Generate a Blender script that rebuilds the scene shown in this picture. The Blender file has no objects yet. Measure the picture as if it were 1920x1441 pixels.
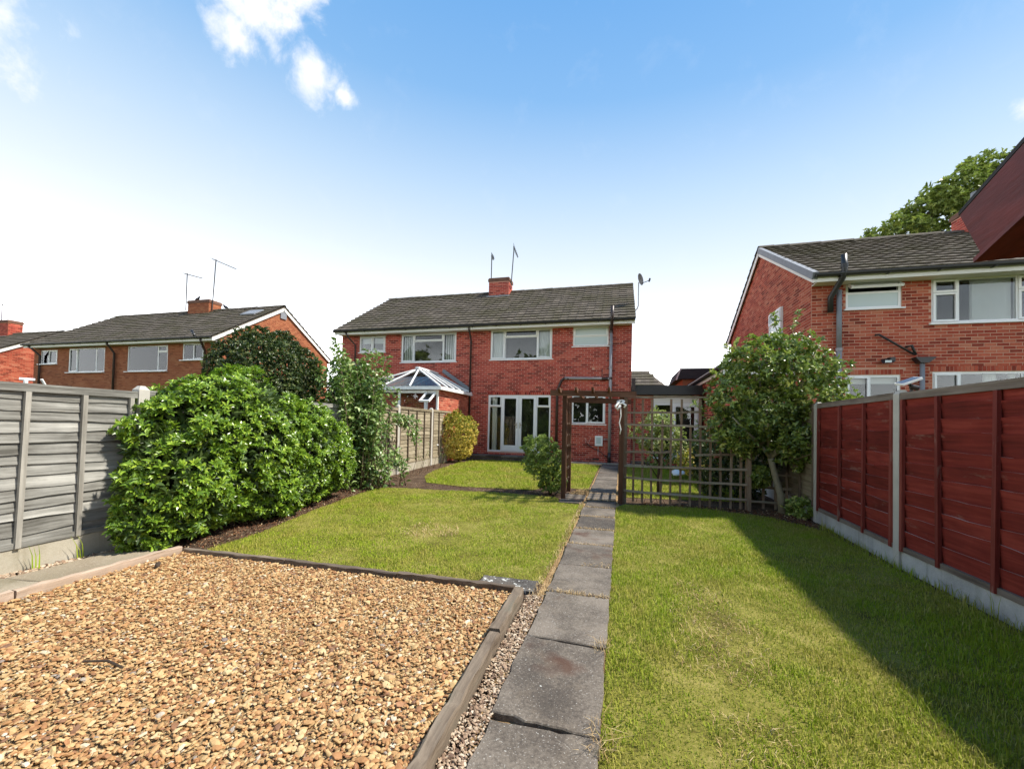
import bpy, math
import numpy as np
from mathutils import Vector, Matrix

# ------------------------------------------------------------------ camera, sky, sun, exposure
S = bpy.context.scene
YAW, PITCH, ROLL, CAM_H = math.atan(203/770.0), math.radians(1.3), 0.022, 1.3
_f = Vector((-math.sin(YAW)*math.cos(PITCH), math.cos(YAW)*math.cos(PITCH), math.sin(PITCH)))
_r = Vector((math.cos(YAW), math.sin(YAW), 0)); _u = _r.cross(_f)
_c, _s = math.cos(ROLL), math.sin(ROLL)
_r2 = _c*_r+_s*_u; _u2 = -_s*_r+_c*_u
cd = bpy.data.cameras.new('camera'); cam = bpy.data.objects.new('camera', cd); S.collection.objects.link(cam)
m = Matrix((_r2, _u2, -_f)).transposed().to_4x4(); m.translation = (0, 0, CAM_H); cam.matrix_world = m
cd.sensor_fit = 'HORIZONTAL'; cd.sensor_width = 36; cd.lens = 770/1920*36
cd.shift_y = 58.5/1920; cd.clip_start = 0.05; cd.clip_end = 3000
S.camera = cam

SUN = Vector((0.72, 0.18, 1.0)).normalized()
EL = math.asin(SUN.z); AZ = math.atan2(SUN.x, SUN.y)           # azimuth clockwise from +Y
sl = bpy.data.lights.new('sun', 'SUN'); sl.energy = 2.0; sl.angle = math.radians(3.0); sl.color = (1.0, 0.94, 0.84)
so = bpy.data.objects.new('sun', sl); S.collection.objects.link(so); so.location = (20, 12, 30)
so.rotation_euler = SUN.to_track_quat('Z', 'Y').to_euler()
S.view_settings.view_transform = 'Standard'; S.view_settings.look = 'None'
S.view_settings.gamma = 1; S.view_settings.exposure = 1.98; S.view_settings.use_curve_mapping = False
S.cycles.max_bounces = 8; S.cycles.transparent_max_bounces = 12; S.cycles.caustics_reflective = False; S.cycles.caustics_refractive = False
S.cycles.sample_clamp_indirect = 6

def nd(nt, typ, props=None, **inp):
    n = nt.nodes.new(typ)
    for k, v in (props or {}).items(): setattr(n, k, v)
    for k, v in inp.items():
        k = k.replace('_', ' ')
        s = n.inputs[int(k[1:])] if k[0] == '#' else n.inputs[k]
        if hasattr(v, 'links') or isinstance(v, bpy.types.NodeSocket): nt.links.new(v, s)
        else: s.default_value = v
    return n
def math_(nt, op, a, b=0.0, clamp=False):
    n = nt.nodes.new('ShaderNodeMath'); n.operation = op; n.use_clamp = clamp
    for i, v in enumerate((a, b)):
        if isinstance(v, bpy.types.NodeSocket): nt.links.new(v, n.inputs[i])
        else: n.inputs[i].default_value = v
    return n.outputs[0]
def ramp(nt, fac, stops, interp='LINEAR'):
    n = nt.nodes.new('ShaderNodeValToRGB'); n.color_ramp.interpolation = interp
    e = n.color_ramp.elements
    while len(e) < len(stops): e.new(0.5)
    for el, (p, c) in zip(e, stops):
        el.position = p; el.color = (c[0], c[1], c[2], 1) if len(c) == 3 else c
    nt.links.new(fac, n.inputs[0]); return n.outputs[0]
def mixc(nt, fac, a, b, blend='MIX'):
    n = nt.nodes.new('ShaderNodeMix'); n.data_type = 'RGBA'; n.blend_type = blend
    for i, v in ((0, fac), (6, a), (7, b)):
        if isinstance(v, bpy.types.NodeSocket): nt.links.new(v, n.inputs[i])
        elif i == 0: n.inputs[0].default_value = v
        else: n.inputs[i].default_value = (v[0], v[1], v[2], 1)
    return n.outputs[2]

W = bpy.data.worlds.new('World'); S.world = W; W.use_nodes = True
nt = W.node_tree; nt.nodes.clear()
sky = nd(nt, 'ShaderNodeTexSky', dict(sky_type='NISHITA', sun_disc=False, sun_elevation=EL, sun_rotation=AZ,
         air_density=1.0, dust_density=0.15, ozone_density=2.5, altitude=0))
tc = nt.nodes.new('ShaderNodeTexCoord'); vdir = tc.outputs['Generated']
sep = nd(nt, 'ShaderNodeSeparateXYZ', Vector=vdir)
# haze whitens the horizon all round; lowest stops overbright, added to fill the shade
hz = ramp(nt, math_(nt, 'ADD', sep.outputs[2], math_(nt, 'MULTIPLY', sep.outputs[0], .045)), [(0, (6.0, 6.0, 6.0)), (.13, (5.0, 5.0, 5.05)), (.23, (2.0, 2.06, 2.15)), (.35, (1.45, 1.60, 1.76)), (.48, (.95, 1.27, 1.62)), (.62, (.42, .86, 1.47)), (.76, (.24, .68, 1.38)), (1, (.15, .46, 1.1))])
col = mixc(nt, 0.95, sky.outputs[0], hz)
def px_dir(x, y):
    return ((x-960)/770*_r2-(y-779)/770*_u2+_f).normalized()
clouds = [(px_dir(480, 0), .062), (px_dir(588, 145), .052), (px_dir(440, 72), .045), (px_dir(-20, 30), .065), (px_dir(645, 178), .024), (px_dir(560, -25), .055),
          (px_dir(1930, 200), .022)]
rr = np.random.default_rng(5)                                    # the same broken cumulus goes on round the rest of the sky
for k in range(16):
    a = math.radians(75+k*13+rr.uniform(-5, 5)); e = math.radians(rr.uniform(14, 55))
    clouds.append((Vector((math.sin(a)*math.cos(e), math.cos(a)*math.cos(e), math.sin(e))), rr.uniform(.06, .16)))
acc = None
for d, rad in clouds:
    dist = nd(nt, 'ShaderNodeVectorMath', dict(operation='DISTANCE'), **{'#0': vdir, '#1': tuple(d)}).outputs['Value']
    v = math_(nt, 'SUBTRACT', 1.0, math_(nt, 'DIVIDE', dist, rad*1.2))
    acc = v if acc is None else math_(nt, 'MAXIMUM', acc, v)
acc = math_(nt, 'MAXIMUM', acc, -0.6)
nz = nd(nt, 'ShaderNodeTexNoise', Vector=vdir, Scale=13.0, Detail=9.0, Roughness=0.62, Distortion=0.25)
nzw = nd(nt, 'ShaderNodeTexNoise', Vector=vdir, Scale=4.0, Detail=3.0)
cm = math_(nt, 'ADD', math_(nt, 'MULTIPLY', acc, 0.85), math_(nt, 'MULTIPLY', math_(nt, 'SUBTRACT', nz.outputs[0], 0.5), 2.1))
cm = nd(nt, 'ShaderNodeMapRange', dict(interpolation_type='SMOOTHSTEP'), Value=cm, From_Min=0.10, From_Max=0.75).outputs[0]
wisp = math_(nt, 'MULTIPLY', math_(nt, 'SUBTRACT', nz.outputs[0], 0.56, True), 0.35)
cm = math_(nt, 'MAXIMUM', cm, wisp)
col = mixc(nt, cm, col, (1.85, 1.88, 1.95))
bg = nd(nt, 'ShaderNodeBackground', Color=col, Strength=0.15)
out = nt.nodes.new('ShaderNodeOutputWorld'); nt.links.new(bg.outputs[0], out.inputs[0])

# ------------------------------------------------------------------ helpers
rng = np.random.default_rng(11)
LOC = {}
def link(o): S.collection.objects.link(o)
def tag(o, label=None, cat=None, group=None, kind=None):
    for k, v in (('label', label), ('category', cat), ('group', group), ('kind', kind)):
        if v: o[k] = v
    return o
def thing(name, label, cat, loc, group=None):
    o = bpy.data.objects.new(name, None); o.empty_display_size = .2; o.location = loc; link(o)
    tag(o, label, cat, group); LOC[o.name] = Vector(loc); return o

class MB:
    def __init__(s): s.v = []; s.f = []; s.r = []; s.n = 0
    def add(s, v, f, rnd=0.0):
        v = np.asarray(v, float).reshape(-1, 3); f = np.asarray(f, int)
        s.v.append(v); s.f.append(f+s.n)
        s.r.append(np.full(len(v), rnd) if np.isscalar(rnd) else np.asarray(rnd, float)); s.n += len(v); return s
    def box(s, x0, x1, y0, y1, z0, z1, rnd=0.0, M=None):
        v = np.array([(x, y, z) for z in (z0, z1) for y in (y0, y1) for x in (x0, x1)], float)
        if M is not None: v = v @ np.array(M.to_3x3()).T + np.array(M.translation)
        return s.add(v, [(0, 2, 3, 1), (4, 5, 7, 6), (0, 1, 5, 4), (2, 6, 7, 3), (0, 4, 6, 2), (1, 3, 7, 5)], rnd)
    def bar(s, a, b, w, h, rnd=0.0, up=(0, 0, 1)):
        """box from a to b, w across, h along up"""
        a, b = Vector(a), Vector(b); d = (b-a); L = d.length; d.normalize()
        up = Vector(up); sd = d.cross(up)
        if sd.length < 1e-4: sd = d.cross(Vector((1, 0, 0)))
        sd.normalize(); u = sd.cross(d)
        M = Matrix((d, sd, u)).transposed().to_4x4(); M.translation = a
        return s.box(0, L, -w/2, w/2, -h/2, h/2, rnd, M)
    def prism(s, pts, d, rnd=0.0):
        """polygon of 3D points extruded by vector d"""
        p = np.array(pts, float); n = len(p); v = np.vstack([p, p+np.array(d)])
        s.add(v, [(i, (i+1) % n, n+(i+1) % n, n+i) for i in range(n)], rnd)
        for k, o in ((0, False), (n, True)):
            idx = list(range(k, k+n)); 
            if not o: idx.reverse()
            s.f.append(np.array([idx])+s.n-2*n)
        return s
    def tube(s, pts, rad, n=8, rnd=0.0, cap=True):
        pts = [Vector(p) for p in pts]; rad = [rad]*len(pts) if np.isscalar(rad) else rad
        V = []; ref = None
        for i, p in enumerate(pts):
            d = (pts[min(i+1, len(pts)-1)]-pts[max(i-1, 0)]).normalized()
            if ref is None: ref = d.orthogonal().normalized()
            a = (ref-d*ref.dot(d)).normalized(); ref = a; b = d.cross(a)
            for k in range(n):
                t = 2*math.pi*k/n; V.append(p+(a*math.cos(t)+b*math.sin(t))*rad[i])
        F = [(i*n+k, i*n+(k+1) % n, (i+1)*n+(k+1) % n, (i+1)*n+k) for i in range(len(pts)-1) for k in range(n)]
        s.add([tuple(v) for v in V], F, rnd)
        if cap:
            o = s.n-len(V)
            s.f.append(np.array([list(range(n))[::-1]])+o); s.f.append(np.array([range(n)])+o+(len(pts)-1)*n)
        return s
    def mesh(s, name, mat=None, smooth=False):
        me = bpy.data.meshes.new(name)
        v = np.concatenate(s.v); me.vertices.add(len(v)); me.vertices.foreach_set('co', v.astype(np.float32).ravel())
        li = np.concatenate([f.ravel() for f in s.f]); tot = np.concatenate([np.full(len(f), f.shape[1]) for f in s.f])
        st = np.concatenate([[0], np.cumsum(tot)[:-1]])
        me.loops.add(len(li)); me.loops.foreach_set('vertex_index', li.astype(np.int32))
        me.polygons.add(len(tot)); me.polygons.foreach_set('loop_start', st.astype(np.int32))
        me.polygons.foreach_set('use_smooth', np.full(len(tot), bool(smooth)))
        me.update(calc_edges=True)
        a = me.attributes.new('rnd', 'FLOAT', 'POINT'); a.data.foreach_set('value', np.concatenate(s.r).astype(np.float32))
        if mat: me.materials.append(mat)
        return me
    def part(s, name, mat, parent, label=None, kind=None, smooth=False):
        """mesh in world coordinates, child of a thing or of a part"""
        o = bpy.data.objects.new(name, s.mesh(name, mat, smooth)); link(o); o.parent = parent
        if parent is not None and parent.name in LOC: o.location = -LOC[parent.name]
        return tag(o, label, None, None, kind)
    def top(s, name, mat, label=None, cat=None, group=None, kind=None, loc=(0, 0, 0), smooth=False):
        s.v = [v-np.array(loc) for v in s.v]
        o = bpy.data.objects.new(name, s.mesh(name, mat, smooth)); link(o); o.location = loc
        LOC[o.name] = Vector(loc)
        return tag(o, label, cat, group, kind)
def piece(name, me, parent, M):
    """an object that shares its mesh, M in world coordinates"""
    o = bpy.data.objects.new(name, me); link(o); o.parent = parent
    if parent is not None and parent.name in LOC: M = Matrix.Translation(-LOC[parent.name]) @ M
    o.matrix_local = M; return o
def frame(o, a, n):
    a, n = Vector(a), Vector(n); M = Matrix((a, n, Vector((0, 0, 1)))).transposed().to_4x4(); M.translation = o; return M
def inpoly(P, poly):
    x, y = P[:, 0], P[:, 1]; r = np.zeros(len(P), bool); n = len(poly)
    for i in range(n):
        x0, y0 = poly[i]; x1, y1 = poly[(i+1) % n]
        if y0 == y1: continue
        c = ((y0 > y) != (y1 > y)) & (x < (x1-x0)*(y-y0)/(y1-y0)+x0); r ^= c
    return r

# ------------------------------------------------------------------ materials
def new_mat(name):
    M = bpy.data.materials.new(name); M.use_nodes = True; nt = M.node_tree
    for n in list(nt.nodes):
        if n.type == 'BSDF_PRINCIPLED': b = n
        elif n.type == 'OUTPUT_MATERIAL': o = n
    return M, nt, b
def prnd(nt):
    a = nd(nt, 'ShaderNodeAttribute', dict(attribute_name='rnd')); oi = nt.nodes.new('ShaderNodeObjectInfo')
    return math_(nt, 'FRACT', math_(nt, 'ADD', a.outputs['Fac'], oi.outputs['Random']))
def pos(nt, scale=(1, 1, 1), off=None):
    g = nt.nodes.new('ShaderNodeNewGeometry')
    mp = nd(nt, 'ShaderNodeMapping', Vector=g.outputs['Position'], Scale=scale)
    if off is not None: nt.links.new(off, mp.inputs['Location'])
    return mp.outputs[0]
def noise(nt, vec, scale, detail=4.0, rough=0.55):
    return nd(nt, 'ShaderNodeTexNoise', Vector=vec, Scale=scale, Detail=detail, Roughness=rough).outputs[0]
def bump(nt, b, h, strength=0.3, dist=0.01):
    n = nd(nt, 'ShaderNodeBump', Height=h, Strength=strength, Distance=dist); nt.links.new(n.outputs[0], b.inputs['Normal'])
def setb(nt, b, col=None, rough=None, spec=None):
    for k, v in (('Base Color', col), ('Roughness', rough), ('Specular IOR Level', spec)):
        if v is None: continue
        if isinstance(v, bpy.types.NodeSocket): nt.links.new(v, b.inputs[k])
        else: b.inputs[k].default_value = (*v, 1) if k == 'Base Color' else v

def m_pieces(name, stops, rough=.85, spec=.25, var=(.75, 1.2), nscale=25, bstr=.4, bdist=.004, big=1.2):
    """colour by piece, modulated by grain"""
    M, nt, b = new_mat(name); r = prnd(nt); c = ramp(nt, r, stops); p = pos(nt)
    k = noise(nt, p, nscale, 5); k2 = noise(nt, p, big, 4)
    f = nd(nt, 'ShaderNodeMapRange', Value=math_(nt, 'ADD', math_(nt, 'MULTIPLY', k, .6), math_(nt, 'MULTIPLY', k2, .4)), From_Min=.3, From_Max=.7, To_Min=var[0], To_Max=var[1]).outputs[0]
    cc = nd(nt, 'ShaderNodeVectorMath', dict(operation='SCALE'), **{'#0': c, 'Scale': f}).outputs[0]
    setb(nt, b, cc, rough, spec); bump(nt, b, k, bstr, bdist); return M
def m_plain(name, col, rough=.5, spec=.5, var=.12, nscale=6, bstr=0.0, metal=0.0):
    M, nt, b = new_mat(name); k = noise(nt, pos(nt), nscale, 5)
    c = mixc(nt, k, [x*(1-var) for x in col], [x*(1+var) for x in col]); setb(nt, b, c, rough, spec); b.inputs['Metallic'].default_value = metal
    if bstr: bump(nt, b, k, bstr, .004)
    return M
def m_wood(name, dark, mid, light, axis='Y', rough=.8, spec=.2, wear=None, wear_at=.62, knots=True, pv=.18):
    M, nt, b = new_mat(name); r = prnd(nt)
    sc = {'X': (1.6, 34, 34), 'Y': (34, 1.6, 34), 'Z': (34, 34, 1.6)}[axis]
    off = nd(nt, 'ShaderNodeCombineXYZ', X=math_(nt, 'MULTIPLY', r, 37.0), Y=math_(nt, 'MULTIPLY', r, 71.0), Z=math_(nt, 'MULTIPLY', r, 13.0)).outputs[0]
    g = noise(nt, pos(nt, sc, off), 1.0, 7, .65); p2 = pos(nt, (1, 1, 1), off); w = noise(nt, p2, 2.6, 5, .6)
    t = math_(nt, 'ADD', math_(nt, 'MULTIPLY', g, .62), math_(nt, 'MULTIPLY', w, .28)); t = math_(nt, 'ADD', t, math_(nt, 'MULTIPLY', math_(nt, 'SUBTRACT', r, .3), pv))
    c = ramp(nt, t, [(.3, dark), (.52, mid), (.72, light)])
    if wear:
        q = noise(nt, pos(nt, {'X': (2, 9, 9), 'Y': (9, 2, 9), 'Z': (9, 9, 2)}[axis], off), 1.0, 6, .7)
        wm = nd(nt, 'ShaderNodeMapRange', Value=q, From_Min=wear_at, From_Max=wear_at+.12).outputs[0]
        c = mixc(nt, math_(nt, 'MULTIPLY', wm, .75), c, wear)
    setb(nt, b, c, rough, spec); bump(nt, b, g, .6, .004); return M
def m_leaf(name, stops, rough=.4, spec=.5, trans=.28):
    M, nt, b = new_mat(name); c = ramp(nt, prnd(nt), stops)
    k = noise(nt, pos(nt), 18, 2); c = mixc(nt, math_(nt, 'MULTIPLY', k, .5), c, (0.03, 0.06, 0.012), 'MIX') if False else c
    setb(nt, b, c, rough, spec)
    tr = nd(nt, 'ShaderNodeBsdfTranslucent', Color=mixc(nt, .5, c, (.16, .3, .02)))
    mx = nd(nt, 'ShaderNodeMixShader', Fac=trans, **{'#1': b.outputs[0], '#2': tr.outputs[0]})
    o = [n for n in nt.nodes if n.type == 'OUTPUT_MATERIAL'][0]; nt.links.new(mx.outputs[0], o.inputs[0]); return M

BR1 = [(0, (.16, .022, .016)), (.2, (.28, .036, .026)), (.5, (.40, .057, .039)), (.8, (.47, .085, .055)), (1, (.51, .12, .075))]
BR2 = [(0, (.19, .032, .018)), (.2, (.31, .052, .03)), (.5, (.40, .08, .043)), (.8, (.45, .11, .06)), (1, (.48, .17, .10))]
BR3 = [(0, (.20, .058, .025)), (.25, (.27, .08, .034)), (.6, (.31, .1, .042)), (1, (.35, .135, .06))]
MAT = dict(
    brick=m_pieces('red_brick', BR1), brick_orange=m_pieces('orange_brick', BR2), brick_brown=m_pieces('brown_brick', BR3),
    mortar=m_plain('mortar', (.53, .28, .215), .95, .1, .15, 9, .3), mortar_b=m_plain('mortar_buff', (.54, .31, .22), .95, .1, .15, 9, .3), mortar_d=m_plain('mortar_brown', (.36, .16, .09), .95, .1, .15, 9, .3),
    white=m_plain('white_plastic', (.80, .80, .79), .35, .5, .03, 3), offwhite=m_plain('white_paint', (.74, .73, .68), .5, .4, .06, 3),
    black=m_plain('black_plastic', (.018, .017, .017), .4, .5), brown=m_plain('brown_plastic', (.04, .022, .018), .45, .5), grey=m_plain('grey_plastic', (.27, .26, .27), .45, .5, .1, 4),
    lead=m_plain('lead', (.2, .21, .23), .6, .4, .2), felt=m_plain('felt', (.05, .05, .052), .9, .2, .2, 4), metal=m_plain('aluminium', (.25, .25, .26), .45, .5, .1, 4, 0, .6),
    room=m_plain('room', (.045, .042, .04), .9, .1), curtain=m_plain('curtain', (.84, .85, .84), .9, .1, .04), blind=m_plain('blind', (.68, .70, .70), .8, .2, .04), frost=m_plain('frosted_glass', (.50, .58, .57), .22, .5, .05, 2),
    concrete_post=m_plain('concrete_post', (.47, .44, .39), .9, .2, .22, 7, .5),
    hardware=m_plain('chrome', (.6, .6, .6), .25, .5, .02, 3, 0, 1.0), solar=m_plain('solar_cell', (.03, .035, .06), .2, .6), rope=m_plain('white_rope', (.78, .77, .72), .9, .1, .1, 40, .4),
    bark=m_pieces('bark', [(0, (.16, .115, .075)), (1, (.24, .18, .12))], nscale=30, bstr=.6), bark_dark=m_pieces('bark_dark', [(0, (.05, .035, .025)), (1, (.09, .06, .04))], nscale=30, bstr=.6), bark_pale=m_pieces('bark_pale', [(0, (.22, .19, .12)), (1, (.31, .27, .19))], nscale=22, bstr=.6, bdist=.008),
    feather=m_plain('feathers', (.035, .035, .04), .8, .3, .3, 40),
    wood_grey=m_wood('grey_wood', (.085, .08, .068), (.27, .262, .235), (.49, .475, .43), 'Y', wear=(.17, .15, .12), wear_at=.60),
    wood_grey_z=m_wood('grey_wood_upright', (.17, .155, .13), (.31, .29, .25), (.47, .44, .38), 'Z'),
    wood_tan=m_wood('tan_wood', (.14, .11, .07), (.3, .25, .17), (.46, .4, .29), 'Y', wear=(.38, .37, .33), wear_at=.6), wood_tan_z=m_wood('tan_wood_upright', (.09, .065, .045), (.17, .125, .09), (.28, .22, .16), 'Z'),
    wood_red=m_wood('red_wood', (.085, .012, .009), (.19, .026, .019), (.30, .052, .037), 'Y', .75, .2, wear=(.26, .14, .11), wear_at=.60, pv=.26), wood_red_z=m_wood('red_wood_upright', (.11, .016, .012), (.2, .036, .027), (.3, .085, .063), 'Z', .65, .3, wear=(.3, .2, .16), wear_at=.58),
    wood_rail=m_wood('weathered_rail', (.1, .075, .06), (.2, .16, .13), (.32, .28, .24), 'Y', wear=(.2, .05, .035), wear_at=.6),
    wood_perg=m_wood('brown_stained_wood', (.05, .024, .014), (.11, .05, .028), (.2, .11, .07), 'Z', wear=(.34, .28, .22), wear_at=.66), wood_perg_x=m_wood('brown_stained_beam', (.055, .026, .015), (.12, .055, .032), (.21, .115, .075), 'X', wear=(.34, .28, .22), wear_at=.66),
    wood_trel=m_wood('trellis_upright_wood', (.12, .075, .048), (.24, .16, .105), (.38, .30, .22), 'Z', wear=(.26, .26, .19), wear_at=.56), wood_trel_x=m_wood('trellis_slat_wood', (.15, .105, .07), (.30, .23, .165), (.48, .42, .34), 'X', wear=(.3, .32, .25), wear_at=.52),
    timber=m_wood('old_timber', (.10, .075, .055), (.22, .175, .13), (.40, .34, .27), 'Y', .9, .15, wear=(.13, .12, .09), wear_at=.54), timber_x=m_wood('old_timber_cross', (.055, .042, .034), (.15, .115, .085), (.33, .27, .2), 'X', .9, .15, wear=(.075, .06, .05), wear_at=.5), timber_pink=m_wood('pink_timber', (.26, .19, .135), (.4, .3, .22), (.53, .42, .33), 'Y', .9, .15),
    board_red=m_wood('red_stained_board', (.045, .007, .006), (.115, .014, .011), (.19, .028, .022), 'Y', .5, .4, wear=(.15, .05, .04), wear_at=.68),
)
def m_tile():
    M, nt, b = new_mat('roof_tile'); r = prnd(nt); p = pos(nt)
    c = ramp(nt, r, [(0, (.09, .075, .06)), (.5, (.105, .088, .07)), (.85, (.12, .10, .08)), (1, (.15, .125, .10))])
    n1 = noise(nt, p, 1.1, 5, .65); c = mixc(nt, nd(nt, 'ShaderNodeMapRange', Value=n1, From_Min=.45, From_Max=.62).outputs[0], c, (.078, .068, .042))
    n2 = noise(nt, p, 24, 5, .7); c = mixc(nt, nd(nt, 'ShaderNodeMapRange', Value=n2, From_Min=.55, From_Max=.68, To_Max=.5).outputs[0], c, (.24, .225, .19))
    setb(nt, b, c, .92, .2); bump(nt, b, n2, .5, .006); return M
MAT['tile'] = m_tile()
MAT['cap'] = m_plain('chimney_cap', (.16, .085, .06), .9, .2, .35, 8, .5)
MAT['edge'] = m_wood('worn_board_edge', (.2, .08, .06), (.38, .24, .19), (.55, .44, .38), 'Y', .85, .1)
def m_glass():
    M, nt, b = new_mat('window_glass'); nt.nodes.remove(b)
    gl = nd(nt, 'ShaderNodeBsdfGlossy', Color=(.95, .98, 1, 1), Roughness=.01); tr = nd(nt, 'ShaderNodeBsdfTransparent', Color=(.95, .97, .96, 1))
    fr = nd(nt, 'ShaderNodeFresnel', IOR=1.46)
    mx = nd(nt, 'ShaderNodeMixShader', Fac=fr.outputs[0], **{'#1': tr.outputs[0], '#2': gl.outputs[0]})
    o = [n for n in nt.nodes if n.type == 'OUTPUT_MATERIAL'][0]; nt.links.new(mx.outputs[0], o.inputs[0]); return M
MAT['glass'] = m_glass()
def m_stain(name, base, stops, streak=None, nscale=14):
    """concrete with blotches and vertical streaks of its own"""
    M, nt, b = new_mat(name); p = pos(nt); n1 = noise(nt, p, 1.7, 6, .65); n2 = noise(nt, p, nscale*6, 4, .7)
    c = ramp(nt, math_(nt, 'ADD', math_(nt, 'MULTIPLY', n1, .75), math_(nt, 'MULTIPLY', n2, .25)), stops)
    if streak:
        s = noise(nt, pos(nt, (9, 9, .6)), 1.0, 4, .6); c = mixc(nt, nd(nt, 'ShaderNodeMapRange', Value=s, From_Min=.55, From_Max=.72, To_Max=.6).outputs[0], c, streak)
    setb(nt, b, c, .93, .2); bump(nt, b, n2, .5, .004); return M
MAT['gravel_board'] = m_stain('concrete_gravel_board', 0, [(.3, (.27, .23, .16)), (.5, (.39, .35, .27)), (.7, (.5, .46, .38))], (.2, .17, .11))
MAT['gravel_board_grey'] = m_stain('grey_gravel_board', 0, [(.3, (.28, .27, .26)), (.5, (.47, .46, .44)), (.7, (.6, .6, .57))], (.24, .24, .2))
def m_slab(name, stops, speck=(.42, .4, .36), rust=(.07, .03, .018), moss=None, lich=.74):
    M, nt, b = new_mat(name); r = prnd(nt); off = nd(nt, 'ShaderNodeCombineXYZ', X=math_(nt, 'MULTIPLY', r, 19.0), Y=math_(nt, 'MULTIPLY', r, 7.0)).outputs[0]
    p = pos(nt, (1, 1, 1), off); n1 = noise(nt, p, 2.6, 6, .62); n2 = noise(nt, p, 70, 5, .8); n3 = noise(nt, p, 2.1, 3)
    t = math_(nt, 'ADD', math_(nt, 'ADD', math_(nt, 'MULTIPLY', n1, .55), math_(nt, 'MULTIPLY', n2, .5)), math_(nt, 'MULTIPLY', math_(nt, 'SUBTRACT', r, .5), .14)); c = ramp(nt, t, stops)
    n5 = noise(nt, p, 120, 2, .5)
    c = mixc(nt, nd(nt, 'ShaderNodeMapRange', Value=n5, From_Min=.64, From_Max=.72, To_Max=.75).outputs[0], c, speck)
    c = mixc(nt, nd(nt, 'ShaderNodeMapRange', Value=n3, From_Min=.6, From_Max=.72, To_Max=.75).outputs[0], c, rust)
    c = mixc(nt, nd(nt, 'ShaderNodeMapRange', Value=noise(nt, p, 3.4, 6, .7), From_Min=.54, From_Max=.74, To_Max=.42).outputs[0], c, (.22, .175, .125))
    if moss: c = mixc(nt, nd(nt, 'ShaderNodeMapRange', Value=noise(nt, p, 1.3, 5), From_Min=.5, From_Max=.7, To_Max=.6).outputs[0], c, moss)
    lm = nd(nt, 'ShaderNodeMapRange', Value=noise(nt, p, 24, 3, .6), From_Min=lich, From_Max=lich+.03, To_Max=.85).outputs[0]
    c = mixc(nt, lm, c, (.6, .6, .55)) 
    setb(nt, b, c, .9, .25); bump(nt, b, n2, .6, .005); return M
MAT['slab'] = m_slab('dark_slab', [(.36, (.042, .036, .031)), (.5, (.088, .073, .059)), (.64, (.185, .156, .125))])
MAT['slab_lichen'] = m_slab('lichen_slab', [(.36, (.033, .029, .026)), (.5, (.088, .079, .070)), (.64, (.20, .18, .155))], lich=.60)
MAT['slab_pale'] = m_slab('pale_slab', [(.34, (.19, .15, .10)), (.52, (.31, .26, .19)), (.7, (.42, .37, .29))], (.5, .46, .4), (.16, .13, .07), (.11, .095, .05))
def m_ground(name, stops, scale=3.0, speck=None, bdist=.02):
    M, nt, b = new_mat(name); p = pos(nt); n1 = noise(nt, p, scale, 8, .68); n2 = noise(nt, p, scale*24, 5, .7)
    c = ramp(nt, math_(nt, 'ADD', math_(nt, 'MULTIPLY', n1, .6), math_(nt, 'MULTIPLY', n2, .4)), stops)
    if speck: c = mixc(nt, nd(nt, 'ShaderNodeMapRange', Value=noise(nt, p, scale*40, 2), From_Min=.66, From_Max=.72).outputs[0], c, speck)
    setb(nt, b, c, .95, .1); bump(nt, b, n2, .8, bdist); return M
MAT['soil'] = m_ground('soil', [(.35, (.03, .02, .014)), (.5, (.085, .055, .036)), (.65, (.17, .12, .08))], 3, (.34, .26, .18))
MAT['earth'] = m_ground('rough_grass_ground', [(.35, (.04, .05, .015)), (.5, (.07, .09, .025)), (.65, (.11, .12, .04))], .6)
MAT['thatch'] = m_ground('lawn_thatch', [(.36, (.07, .055, .016)), (.5, (.19, .18, .035)), (.64, (.33, .27, .09))], 2.4)
MAT['gravel_base'] = m_ground('gravel_base', [(.35, (.22, .13, .06)), (.5, (.36, .23, .11)), (.65, (.48, .34, .18))], 6)
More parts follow.
